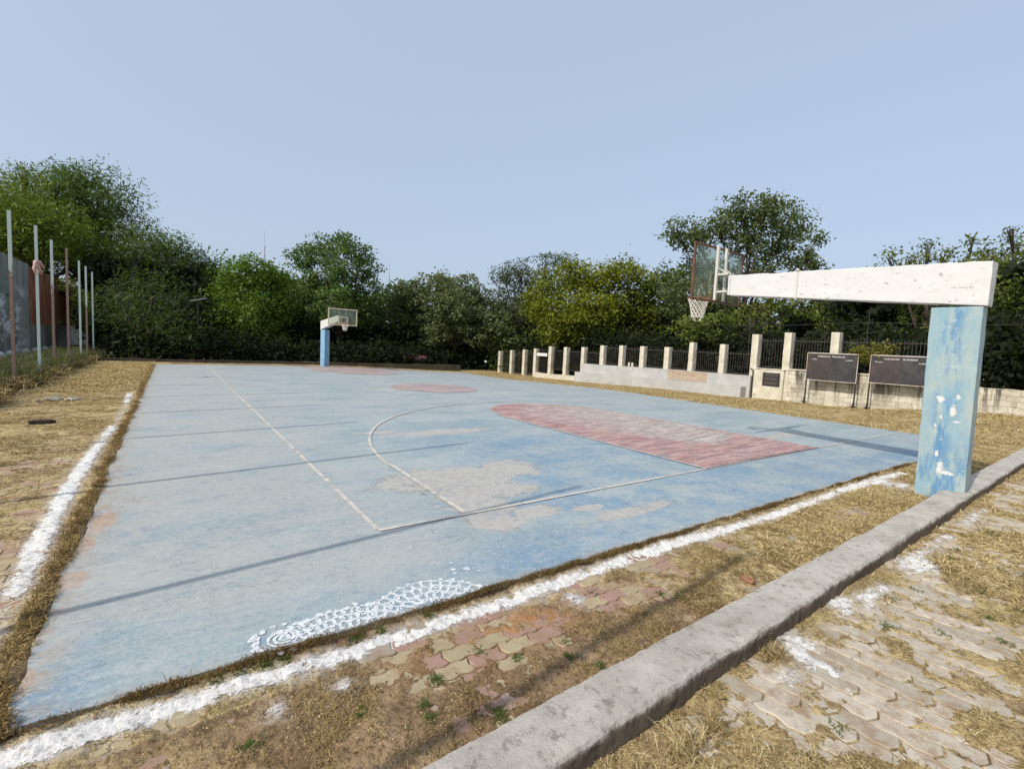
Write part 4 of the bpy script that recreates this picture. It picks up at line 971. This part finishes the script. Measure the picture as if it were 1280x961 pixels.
# ================================================================== GRASS
def blades(name, N, samp, dens, Lr, wr, label, mat, flat=(.05, .7), rnd=(0, 1), zfun=ground_z, kind='stuff', maxn=None):
    x, y = samp(N); d = dens(x, y); k = rng.random(len(x)) < d; x, y = x[k], y[k]
    if maxn: x, y = x[:maxn], y[:maxn]
    n = len(x); z = zfun(x, y)
    L = rng.uniform(*Lr, n)*(.6+.8*rng.random(n)); wd = rng.uniform(*wr, n); az = rng.uniform(0, 2*np.pi, n); el = rng.uniform(*flat, n)
    dx, dy = np.cos(az), np.sin(az); px, py = -dy, dx
    el2 = el*.3-rng.uniform(0, .5, n)
    p0 = np.stack([x, y, z-.004], 1); p1 = p0+np.stack([dx*np.cos(el), dy*np.cos(el), np.sin(el)], 1)*(L*.55)[:, None]
    p2 = p1+np.stack([dx*np.cos(el2), dy*np.cos(el2), np.sin(el2)], 1)*(L*.45)[:, None]
    s = np.stack([px, py, rng.uniform(-.4, .4, n)], 1)*(wd/2)[:, None]
    V = np.stack([p0-s*.8, p0+s*.8, p1+s, p1-s, p2], 1).reshape(-1, 3); b = np.arange(n)*5
    q = np.stack([b, b+1, b+2, b+3], 1); t = np.stack([b+3, b+2, b+4, b+4], 1)
    F = np.concatenate([q, np.stack([b+3, b+2, b+4], 1)[:, [0, 1, 2, 2]]]) if False else None
    # quads plus triangles
    me = bpy.data.meshes.new(name); me.vertices.add(len(V)); me.vertices.foreach_set('co', V.astype(np.float32).ravel())
    li = np.concatenate([q, np.stack([b+3, b+2, b+4], 1)], 1).ravel().astype(np.int32)
    me.loops.add(len(li)); me.loops.foreach_set('vertex_index', li)
    me.polygons.add(2*n); ls = np.stack([np.arange(n)*7, np.arange(n)*7+4], 1).ravel().astype(np.int32); me.polygons.foreach_set('loop_start', ls)
    me.polygons.foreach_set('loop_total', np.tile([4, 3], n).astype(np.int32)); me.update(calc_edges=True)
    rv = np.clip(rng.beta(2.2, 2.2, n)*(rnd[1]-rnd[0])+rnd[0]+.25*(fbm(x, y, 3, 3, 41)-.5), 0, 1)
    at = me.attributes.new('rnd', 'FLOAT', 'POINT'); at.data.foreach_set('value', np.repeat(rv, 5).astype(np.float32))
    o = link(name, me, mat); tag(o, label, 'ground litter' if 'crumbs' in name else 'grass', kind=kind); return o
def box_s(x0, x1, y0, y1): return lambda N: (rng.uniform(x0, x1, N), rng.uniform(y0, y1, N))
def dn_cover(lo, hi): return lambda x, y: ss(lo, hi, cover(x, y))*(1-.85*(lime_amt(x, y) > .35))
inn = lambda x, y: (y > kerb_mid(x)+.15) & (y < 2.93)
blades('dry_grass', 170000, box_s(-1.6, 5.2, 1.5, 2.96), lambda x, y: dn_cover(.50, .70)(x, y)*inn(x, y)*ss(.42, .56, fbm(x, y, 3.1, 4, 61))*.8, (.015, .045), (.0015, .0035), 'short dry brown grass and straw between court and kerb', M['straw'], rnd=(0, .8))
blades('dry_grass', 130000, box_s(4.6, 16, 1.6, 2.96), lambda x, y: dn_cover(.40, .58)(x, y)*inn(x, y)*.8, (.035, .09), (.004, .009), 'golden dry grass beside the kerb before the blue pillar', M['straw'], rnd=(.2, 1))
rp_ = lambda x, y: (y < kerb_mid(x)-.155)
blades('dry_grass', 260000, box_s(.3, 6.0, .15, 1.6), lambda x, y: dn_cover(.47, .62)(x, y)*rp_(x, y)*ss(.36, .52, fbm(x, y, 2.3, 4, 62))*.7, (.025, .075), (.0016, .0038), 'matted yellow straw over the grey pavers at lower right', M['straw'], flat=(.02, .5), rnd=(.05, 1))
blades('dry_grass', 110000, box_s(5.5, 15, -1.5, 1.8), lambda x, y: dn_cover(.44, .58)(x, y)*rp_(x, y)*.8, (.05, .12), (.004, .010), 'straw patches further along the grey paving past the kerb', M['straw'], rnd=(.2, 1))
blades('soil_crumbs', 120000, box_s(-1.6, 6.5, 1.5, 2.93), lambda x, y: inn(x, y)*(.25+.75*ss(.42, .6, fbm(x, y, 5, 4, 14)))*(1-.9*(lime_amt(x, y) > .5)), (.005, .016), (.003, .009), 'loose soil crumbs and dead leaf bits between court and kerb', M['straw'], flat=(0, .9), rnd=(0, .9))
blades('soil_crumbs', 90000, box_s(.3, 6.5, .15, 1.6), lambda x, y: rp_(x, y)*(.2+.6*ss(.45, .6, fbm(x, y, 5, 4, 15))), (.005, .016), (.003, .008), 'loose crumbs and dead leaf bits on the grey pavers', M['straw'], flat=(0, .9), rnd=(0, .9))
blades('soil_crumbs', 70000, lambda N: (rng.uniform(-3.9, -.75, N), 2.6+10*rng.random(N)**1.6), lambda x, y: .7*(1-.9*(lime_amt(x, y) > .5)), (.008, .022), (.005, .012), 'loose crumbs and dead leaf bits on the left ground', M['straw'], flat=(0, .9), rnd=(0, .9))
blades('dry_grass_clumps', 230000, box_s(-1.4, 5.5, 1.55, 2.9), lambda x, y: inn(x, y)*ss(.48, .60, fbm(x, y, 5.2, 4, 16))*ss(.42, .55, cover(x, y))*(1-.9*(lime_amt(x, y) > .5)), (.012, .04), (.0015, .0035), 'dark brown matted grass clumps between court and kerb', M['straw'], flat=(.1, 1.1), rnd=(0, .72))
# turf creeping over the slab edges
def edge_s(N):
    x = rng.uniform(-1, 11.5, N); y = 2.925+rng.normal(0, .018, N)+(fbm(x, x*0, 3, 3, 81)-.5)*.05; return x, y
blades('edge_turf', 60000, edge_s, lambda x, y: .25+.75*ss(.35, .55, vnoise(x*2.3, y*0, 12)), (.012, .04), (.002, .004), 'dark matted turf creeping over the near court edge', M['straw'], rnd=(0, .45), zfun=lambda x, y: np.maximum(ground_z(x, y), -.012+.028*vnoise(x*8, y*8, 4)), flat=(.1, 1.2))
def edge_l(N):
    y = 2.9+28*rng.random(N)**2.0; x = -.72+rng.normal(0, .028, N)*(1+y*.03)+(fbm(y, y*0, 2, 4, 81)-.5)*.13; return x, y
blades('edge_turf', 90000, edge_l, lambda x, y: .2+.7*ss(.35, .5, fbm(x, y, 4, 3, 19)), (.015, .04), (.002, .006), 'brown matted turf along the left court edge', M['straw'], rnd=(.05, .62), zfun=lambda x, y: np.maximum(ground_z(x, y), -.005+.035*vnoise(x*8, y*8, 4)), flat=(.1, 1.2))
# left lawn and right lawn
def left_s(N):
    y = 2.5+24*rng.random(N)**1.7; x = rng.uniform(-3.9, -.8, N); return x, y
blades('dry_grass', 190000, left_s, lambda x, y: dn_cover(.44, .62)(x, y)*ss(.36, .50, fbm(x*.6, y*1.7, 1.4, 4, 66)), (.03, .085), (.003, .010), 'patchy olive and tan dry grass left of the court', M['straw'], rnd=(0, .75))
blades('dry_grass', 60000, lambda N: (rng.uniform(-4.0, -.7, N), rng.uniform(18, 34, N)), lambda x, y: .8+0*x, (.06, .14), (.012, .025), 'golden dry grass at the far left', M['straw'], rnd=(.25, .9))
def right_s(N):
    y = rng.uniform(-1, 32, N); x = slab_right(y)+.0+rng.random(N)*(22.2-slab_right(y)); return x, y
blades('dry_grass', 150000, right_s, lambda x, y: ss(.30, .50, fbm(x, y, 1.3, 4, 67)), (.05, .12), (.008, .02), 'golden dry grass strip between court and bench', M['straw'], rnd=(.15, 1))
# green weeds
def tufts(name, pts, nb, spread, Lr, wr, label, el=(.5, 1.3), mat='weed'):
    def s(N):
        k = rng.integers(0, len(pts), N); P = np.array(pts); return P[k, 0]+rng.normal(0, spread, N), P[k, 1]+rng.normal(0, spread, N)
    return blades(name, nb*len(pts), s, lambda x, y: 1+0*x, Lr, wr, label, M[mat], flat=el)
tufts('green_weeds', [(rng.uniform(.2, 4.2), rng.uniform(1.85, 2.6)) for _ in range(16)]+[(rng.uniform(.05, 1.6), 2.87) for _ in range(10)], 70, .02, (.015, .04), (.003, .006), 'tiny green weeds in the soil between court and kerb')
tufts('green_weeds', [(rng.uniform(2, 8), rng.uniform(.5, 1.3)) for _ in range(22)], 60, .025, (.02, .05), (.003, .006), 'small green weeds between the grey pavers')
tufts('kerb_straw', [(3.12, 1.36), (3.05, 1.34), (2.2, 1.22), (1.9, 1.2), (2.05, 1.2)], 130, .035, (.06, .13), (.002, .004), 'upright pale straw tuft against the front of the kerb', mat='straw')
wl = [(-4.3+rng.normal(0, .35), rng.uniform(14, 40)) for _ in range(190)]
tufts('wall_weeds', wl, 160, .2, (.3, .95), (.012, .028), 'tall green and straw weeds at the foot of the left wall', (.9, 1.5), 'weedolive')
tufts('wall_weeds', [(-3.75+rng.normal(0, .12), rng.uniform(15, 36)) for _ in range(90)], 200, .18, (.15, .5), (.012, .03), 'dry brown weeds around the left pole feet', (.7, 1.5), 'straw')
for o in bpy.data.objects:
    if o.name.startswith(('green_weeds', 'wall_weeds')): o['category'] = 'weeds'

# ================================================================== FOLIAGE
def ray(px, py):
    d = rt*((px-640)/601.14)-up*((py-480.5)/601.14)+fw; return d
def leaves(lobes, per_m2, size, aspect, cl_r=.45, up_bias=.6, droop=0., k=10, rs=None, hollow=.35, flat=.85):
    rs = rs or rng; V = []; RN = []
    for (c, r) in lobes:
        n = max(6, int(per_m2*4*r*r)); d = rs.normal(size=(n, 3)); d /= np.linalg.norm(d, axis=1)[:, None]
        rad = r*(hollow+(1.08-hollow)*rs.random(n)**.55)
        bump = 1+.22*np.sin(d[:, 0]*5+c[0])*np.sin(d[:, 2]*6+c[1])+.09*np.clip(rs.normal(size=n), -2, 1.5)
        cc = np.array(c)+d*(rad*bump)[:, None]*[1, 1, flat]
        lr = .25*rs.random()
        cr = rs.random(n)
        m = n*k; idx = np.repeat(np.arange(n), k)
        off = rs.normal(size=(m, 3))*cl_r*[.5, .5, .32]
        off[:, 2] -= droop*np.abs(off[:, 0]+off[:, 1])*.8
        p = cc[idx]+off
        nm = rs.normal(size=(m, 3))+[0, 0, up_bias]; nm += d[idx]*.5; nm /= np.linalg.norm(nm, axis=1)[:, None]
        a = rs.normal(size=(m, 3)); a[:, 2] -= droop*1.2; a -= nm*(a*nm).sum(1)[:, None]; a /= np.linalg.norm(a, axis=1)[:, None]
        b = np.cross(nm, a); s = size*(.6+.8*rs.random(m))[:, None]
        V.append(np.stack([p-a*s*.5, p+b*s*aspect*.5-a*s*.05, p+a*s*.5, p-b*s*aspect*.5-a*s*.05], 1).reshape(-1, 3))
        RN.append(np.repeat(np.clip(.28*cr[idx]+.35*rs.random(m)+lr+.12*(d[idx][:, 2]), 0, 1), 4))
    V = np.concatenate(V); F = np.arange(len(V)).reshape(-1, 4); return V, F, np.concatenate(RN)
def tree(name, D, lobes_px, base_px, label, leafm, per=7, size=.2, aspect=.5, cl=.45, upb=.6, droop=0., k=10, trunk_r=.22, group=None, hollow=.35, dj=1.0, twigs=True, cat='tree'):
    """lobes given as seen from the lens, each set at its own real distance and size"""
    lobes = []
    for (px, py, rp) in lobes_px:
        Dk = D+rng.uniform(-1, 1)*dj*rp*D/601*1.0
        c = np.array(ray(px, py))*Dk+np.array([0, 0, H]); lobes.append((c, rp*Dk/601.14))
    b = np.array(ray(*base_px))*D; b = np.array([b[0], b[1], 0]); b[2] = Tz(b[0], b[1])-.05
    t = thing(name, Vector(b), label, cat, group)
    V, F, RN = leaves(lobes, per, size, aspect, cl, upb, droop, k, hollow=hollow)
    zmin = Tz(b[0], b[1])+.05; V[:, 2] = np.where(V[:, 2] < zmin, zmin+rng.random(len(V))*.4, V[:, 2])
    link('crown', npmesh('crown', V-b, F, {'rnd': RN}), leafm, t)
    m = MB(); zl = sorted(l[0][2] for l in lobes); fork = Vector((0, 0, max(1.2, min(3.2, (zl[0]-b[2])*.6))))
    fork += Vector((rng.normal()*.2, rng.normal()*.2, 0))
    m.tube([(0, 0, -.1), Vector((rng.normal()*.06, rng.normal()*.06, fork.z*.5)), fork], [trunk_r*1.25, trunk_r, trunk_r*.85], 9)
    for c, r in lobes:
        e = Vector(c-b); mid = fork.lerp(e, .5)+Vector((rng.normal()*.25, rng.normal()*.25, .25))
        m.tube([fork, mid, e], [trunk_r*.55, trunk_r*.34, trunk_r*.12], 6)
        if twigs:
            for q in range(5):
                d = Vector(rng.normal(size=3)).normalized()*r*.85; d.z = abs(d.z)*.6+.1
                m.tube([mid.lerp(e, .6), e+d*.5, e+d], [trunk_r*.16, trunk_r*.09, .012], 4)
    m.build('trunk', M['bark'], t, smooth=True)
    return t
Lm = dict(
 droop=mat_leaf('leaf_drooping', (.02, .042, .012), (.07, .12, .025)),
 rain=mat_leaf('leaf_feathery', (.03, .06, .012), (.11, .175, .03)), rainlight=mat_leaf('leaf_feathery_light', (.045, .08, .010), (.20, .27, .025)),
 bright=mat_leaf('leaf_bright', (.045, .09, .012), (.18, .30, .03)), mid=mat_leaf('leaf_mid', (.04, .08, .02), (.15, .24, .055)),
 olive=mat_leaf('leaf_olive', (.055, .07, .028), (.23, .26, .12)), grey=mat_leaf('leaf_grey', (.03, .042, .022), (.12, .14, .075)),
 yellow=mat_leaf('leaf_yellow', (.05, .075, .008), (.26, .28, .018)), dark=mat_leaf('leaf_dark', (.03, .05, .015), (.16, .20, .065)),
 right=mat_leaf('leaf_right', (.04, .06, .012), (.22, .255, .045)), thick=mat_leaf('leaf_thicket', (.006, .010, .004), (.018, .026, .009), .2, .8))  # thicket leaves near black: shade under the trees is put into their colour
G_ = 'trees around the court'
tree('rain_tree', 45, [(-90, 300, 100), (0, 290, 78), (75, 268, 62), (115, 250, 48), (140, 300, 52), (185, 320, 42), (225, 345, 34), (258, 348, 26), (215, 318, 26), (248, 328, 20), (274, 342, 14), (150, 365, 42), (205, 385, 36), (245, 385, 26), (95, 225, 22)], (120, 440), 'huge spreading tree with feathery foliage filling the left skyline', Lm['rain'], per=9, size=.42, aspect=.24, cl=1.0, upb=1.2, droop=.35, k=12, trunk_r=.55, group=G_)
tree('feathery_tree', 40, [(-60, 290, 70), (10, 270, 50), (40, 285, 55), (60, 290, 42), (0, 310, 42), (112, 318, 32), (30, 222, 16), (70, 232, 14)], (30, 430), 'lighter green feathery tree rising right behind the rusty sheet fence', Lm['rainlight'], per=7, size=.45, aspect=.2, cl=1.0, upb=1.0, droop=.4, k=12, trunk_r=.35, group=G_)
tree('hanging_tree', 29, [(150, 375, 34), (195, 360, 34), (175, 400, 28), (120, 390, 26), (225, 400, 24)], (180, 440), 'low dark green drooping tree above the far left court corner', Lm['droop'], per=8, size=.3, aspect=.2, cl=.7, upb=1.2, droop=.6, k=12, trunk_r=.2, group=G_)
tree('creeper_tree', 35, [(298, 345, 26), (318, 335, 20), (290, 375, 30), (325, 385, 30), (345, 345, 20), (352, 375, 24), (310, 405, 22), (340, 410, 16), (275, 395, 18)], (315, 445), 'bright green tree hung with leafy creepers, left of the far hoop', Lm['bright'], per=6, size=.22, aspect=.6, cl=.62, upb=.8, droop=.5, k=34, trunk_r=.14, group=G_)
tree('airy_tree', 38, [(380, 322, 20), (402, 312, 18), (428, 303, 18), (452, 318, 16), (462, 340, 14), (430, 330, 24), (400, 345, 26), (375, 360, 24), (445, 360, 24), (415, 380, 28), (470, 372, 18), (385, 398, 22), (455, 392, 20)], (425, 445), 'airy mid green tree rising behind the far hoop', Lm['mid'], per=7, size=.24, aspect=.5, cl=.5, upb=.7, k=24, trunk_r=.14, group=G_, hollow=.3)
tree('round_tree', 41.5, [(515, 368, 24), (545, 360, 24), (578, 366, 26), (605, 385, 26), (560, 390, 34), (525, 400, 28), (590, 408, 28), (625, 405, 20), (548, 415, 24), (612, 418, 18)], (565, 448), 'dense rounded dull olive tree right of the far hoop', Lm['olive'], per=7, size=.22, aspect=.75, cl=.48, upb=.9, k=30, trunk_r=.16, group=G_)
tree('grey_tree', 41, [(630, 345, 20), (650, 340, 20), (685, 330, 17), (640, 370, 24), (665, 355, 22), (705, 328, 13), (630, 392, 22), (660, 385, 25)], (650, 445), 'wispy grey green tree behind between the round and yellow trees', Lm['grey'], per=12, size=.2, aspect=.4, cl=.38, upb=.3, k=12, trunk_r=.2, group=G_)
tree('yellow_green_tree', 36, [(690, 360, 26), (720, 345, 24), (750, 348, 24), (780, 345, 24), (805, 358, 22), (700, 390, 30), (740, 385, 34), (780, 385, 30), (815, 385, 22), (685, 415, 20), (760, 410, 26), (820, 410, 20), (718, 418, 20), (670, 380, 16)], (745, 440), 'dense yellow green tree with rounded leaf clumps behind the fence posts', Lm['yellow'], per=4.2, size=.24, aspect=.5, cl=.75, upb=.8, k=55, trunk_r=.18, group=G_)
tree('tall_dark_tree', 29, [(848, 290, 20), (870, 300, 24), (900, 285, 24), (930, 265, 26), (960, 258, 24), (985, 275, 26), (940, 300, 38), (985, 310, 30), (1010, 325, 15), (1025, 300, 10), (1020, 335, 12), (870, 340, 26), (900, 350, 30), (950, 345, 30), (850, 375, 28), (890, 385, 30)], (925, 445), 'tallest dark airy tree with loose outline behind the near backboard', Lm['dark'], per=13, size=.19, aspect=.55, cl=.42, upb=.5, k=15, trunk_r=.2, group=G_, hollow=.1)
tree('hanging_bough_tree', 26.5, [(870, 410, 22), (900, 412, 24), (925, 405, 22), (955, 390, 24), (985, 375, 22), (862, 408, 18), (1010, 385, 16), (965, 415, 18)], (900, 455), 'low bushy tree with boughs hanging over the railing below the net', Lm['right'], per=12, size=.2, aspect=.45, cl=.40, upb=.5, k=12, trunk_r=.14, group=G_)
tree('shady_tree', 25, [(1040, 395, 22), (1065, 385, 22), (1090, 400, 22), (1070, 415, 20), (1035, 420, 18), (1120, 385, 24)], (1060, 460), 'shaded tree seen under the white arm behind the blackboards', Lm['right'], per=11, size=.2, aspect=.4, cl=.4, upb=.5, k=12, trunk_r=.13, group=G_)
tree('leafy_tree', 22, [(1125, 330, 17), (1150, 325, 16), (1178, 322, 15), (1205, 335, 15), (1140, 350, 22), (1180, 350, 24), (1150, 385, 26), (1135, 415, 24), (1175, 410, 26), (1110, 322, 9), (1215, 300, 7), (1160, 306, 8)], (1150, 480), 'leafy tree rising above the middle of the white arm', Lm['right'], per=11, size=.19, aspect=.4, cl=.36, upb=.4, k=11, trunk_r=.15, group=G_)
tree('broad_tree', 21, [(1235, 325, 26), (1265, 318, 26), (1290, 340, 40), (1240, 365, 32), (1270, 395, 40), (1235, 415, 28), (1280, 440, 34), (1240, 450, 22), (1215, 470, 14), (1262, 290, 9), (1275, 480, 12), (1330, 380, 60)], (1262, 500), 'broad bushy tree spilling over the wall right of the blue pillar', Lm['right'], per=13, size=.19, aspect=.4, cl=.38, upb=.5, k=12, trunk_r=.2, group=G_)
for i, (px, py, rp, lb) in enumerate(((275, 400, 34, 'dark background tree in shade left of the creeper tree'), (372, 420, 30, 'dark background tree in the shade just left of the far hoop'), (480, 395, 34, 'dark background tree in the shade just right of the far hoop'), (500, 365, 16, 'slim dark treetop between the airy tree and the round tree'), (640, 425, 28, 'dark background tree where the far fence posts end'), (840, 345, 20, 'dark background treetop between the yellow tree and the tall tree'), (1000, 410, 34, 'dark background tree behind the tall railing bays'))):
    tree('background_tree', 43 if i < 6 else 33, [(px, py, rp), (px-rp*.6, py+rp*.4, rp*.8), (px+rp*.6, py+rp*.35, rp*.8), (px, py+rp*.9, rp*.9)], (px, 450), lb, Lm['dark'] if i != 1 else Lm['mid'], per=6, size=.32, aspect=.5, cl=.6, k=10, trunk_r=.25, group=G_, twigs=False)
# dense undergrowth that closes the view below the crowns
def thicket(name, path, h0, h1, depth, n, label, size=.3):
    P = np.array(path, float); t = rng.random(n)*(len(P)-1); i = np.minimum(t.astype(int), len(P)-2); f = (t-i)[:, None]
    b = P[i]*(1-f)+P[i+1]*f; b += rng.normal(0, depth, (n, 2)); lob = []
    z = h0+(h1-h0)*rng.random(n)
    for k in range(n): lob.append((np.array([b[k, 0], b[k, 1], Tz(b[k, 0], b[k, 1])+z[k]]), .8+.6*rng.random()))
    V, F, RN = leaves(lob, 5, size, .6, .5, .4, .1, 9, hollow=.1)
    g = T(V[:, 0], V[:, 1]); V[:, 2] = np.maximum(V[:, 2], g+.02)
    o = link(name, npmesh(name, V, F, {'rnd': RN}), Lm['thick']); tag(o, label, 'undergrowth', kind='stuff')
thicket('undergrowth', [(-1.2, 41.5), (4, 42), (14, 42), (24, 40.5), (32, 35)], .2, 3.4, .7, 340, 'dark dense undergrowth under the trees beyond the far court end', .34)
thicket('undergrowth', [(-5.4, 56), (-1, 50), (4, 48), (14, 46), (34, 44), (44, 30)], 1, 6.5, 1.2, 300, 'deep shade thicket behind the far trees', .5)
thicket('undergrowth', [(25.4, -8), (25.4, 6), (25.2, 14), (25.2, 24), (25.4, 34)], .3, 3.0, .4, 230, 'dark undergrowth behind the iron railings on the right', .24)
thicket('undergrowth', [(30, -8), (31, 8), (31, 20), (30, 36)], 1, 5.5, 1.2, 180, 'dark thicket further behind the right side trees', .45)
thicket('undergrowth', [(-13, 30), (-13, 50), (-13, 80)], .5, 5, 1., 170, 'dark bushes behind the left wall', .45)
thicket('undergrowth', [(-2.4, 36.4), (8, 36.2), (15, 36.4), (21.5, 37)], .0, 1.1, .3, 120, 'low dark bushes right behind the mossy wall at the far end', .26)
# low kerb wall at the far end
m = MB(); m.box(-4.3, 19, 33.9, 34.15, -.5, .14); o = m.build('far_low_wall', mat_concrete('far_wall', (.06, .05, .035), (.10, .085, .06), (.03, .03, .02)), None, cut=.8, rough=.04)
tag(o, 'low dark mossy wall running along the far end under the trees', 'wall')
# vine on the rusty fence
t = thing('climbing_vine', (-5.2, 38, 0), 'yellow green climbing vine spilling over the rusty sheet fence and poles', 'vine')
lob = [(np.array([-5.15+.1*rng.normal(), y, z]), r) for y, z, r in ((39.5, 4.45, .3), (40.5, 4.2, .42), (42, 4.1, .45), (43.5, 3.8, .45), (45, 3.6, .5), (47, 3.1, .5), (48.5, 2.3, .5), (49, 1.3, .45), (50, 4.2, .5))]
V, F, RN = leaves(lob, 26, .12, .7, .3, .3, .3, 9, hollow=.2)
link('foliage', npmesh('foliage', V-np.array([-5.2, 38, 0]), F, {'rnd': RN}), mat_leaf('leaf_vine', (.05, .06, .012), (.16, .15, .025)), t)
m = MB(); m.tube([(0, 9, 0), (.05, 8.4, 1.8), (.05, 8, 3.2), (.05, 4, 3.9), (0, 1.4, 4.4)], .03, 5); m.build('stem', M['bark'], t)
# wall top leaves over the stone wall near the boards
t = thing('overhanging_shoot', (22.4, 7.2, 1.4), 'yellowish leafy shoot hanging between the two blackboards', 'plant')
lob = [(np.array([21.85, 7.45, 2.2]), .3), (np.array([21.85, 7.1, 2.25]), .33), (np.array([22.1, 6.8, 2.4]), .35), (np.array([22.2, 7.7, 2.35]), .3), (np.array([21.85, 7.25, 2.0]), .2)]
V, F, RN = leaves(lob, 60, .12, .4, .22, .4, .4, 9, hollow=.1)
link('foliage', npmesh('foliage', V-np.array([22.4, 7.2, 1.4]), F, {'rnd': RN}), mat_leaf('leaf_shoot', (.09, .10, .015), (.24, .22, .04)), t)
m = MB(); m.tube([(.1, 0, 0), (0, 0, .6), (-.3, 0, .95), (-.55, .1, .85)], .015, 5); m.build('stem', M['bark'], t)

# ================================================================== FAR DETAILS
c = ray(248, 376)*33; sl_ = thing('street_lamp', (c.x, c.y, 0), 'slanting pale grey street lamp head half lost in the left trees', 'street lamp')
hz = c.z+H
m = MB(); m.tube([(0, .3, 0), (0, .3, hz-.2)], [.07, .05], 8); m.build('pole', M['darksteel'], sl_)
m = MB(); m.tube([(0, .3, hz-.2), (.3, .1, hz-.05)], .03, 6); m.build('arm', M['darksteel'], sl_)
m = MB(); m.quad8([(-.55, -.15, hz-.12), (.45, -.15, hz+.16), (.45, .15, hz+.16), (-.55, .15, hz-.12), (-.5, -.15, hz-.04), (.5, -.15, hz+.24), (.5, .15, hz+.24), (-.5, .15, hz-.04)]); m.build('lamp_head', simple('lamp_grey', (.35, .38, .38), .5), sl_, bevel=.03)
def mast(px, ytop, D, hw, label, name):
    c = ray(px, ytop)*D; h = c.z+H; t = MB()
    for a in range(3): t.tube([(hw*math.cos(a*2.1), hw*math.sin(a*2.1), 0), (hw*.4*math.cos(a*2.1), hw*.4*math.sin(a*2.1), h*.86)], .05, 4)
    for k in range(30):
        z = h*.86*k/30; z2 = h*.86*(k+1)/30; q = hw*(1-.6*k/30)
        for a in range(3): t.tube([(q*math.cos(a*2.1), q*math.sin(a*2.1), z), (q*math.cos((a+1)*2.1), q*math.sin((a+1)*2.1), z2)], .03, 3)
    t.tube([(0, 0, h*.84), (0, 0, h)], .05, 4)
    o = t.build(name, simple('mast_steel', (.28, .30, .34), .6)); o.location = (c.x, c.y, 0); tag(o, label, 'mast', 'thin distant masts above the treetops')
mast(331, 289, 170, .35, 'thin distant lattice mast above the creeper tree', 'lattice_mast')
mast(487, 328, 200, .18, 'thinner distant mast above the dark trees right of the airy tree', 'lattice_mast')
# glimpses in the dark
c = ray(518, 446.5)*38.2
m = MB(); m.box(-.9, 1.0, -.05, .05, 0, .34); o = m.build('pink_panel', simple('pink_paint', (.62, .26, .30), .8, .5, 3)); o.location = (c.x, c.y, c.z+H-.2); tag(o, 'pink panel glimpsed low in the dark undergrowth right of the far hoop', 'panel')
for i, (px, py, s) in enumerate(((322, 443, .06), (326, 443.5, .06), (607, 452, .08), (418, 455, .09), (296, 425, .11))):
    c = ray(px, py)*(34.2 if i < 4 else 35.5); bm = bmesh.new(); bmesh.ops.create_icosphere(bm, subdivisions=2, radius=s)
    for v in bm.verts: v.co *= 1+.4*mnoise.noise(v.co*9+Vector((i, 0, 0))); v.co.x *= 1.4
    me = bpy.data.meshes.new('pale_litter'); bm.to_mesh(me); bm.free(); o = link('pale_litter', me, wm); o.location = (c.x, c.y, c.z+H)
    tag(o, ['tiny pale scrap below the creeper tree, left of a pair', 'tiny pale scrap below the creeper tree, right of a pair', 'pale scrap in the dark left of the far fence posts', 'pale scrap on the ground just right of the far hoop pillar', 'pale scrap hanging in the shade under the creeper tree'][i], 'litter', 'pale scraps in the dark undergrowth')
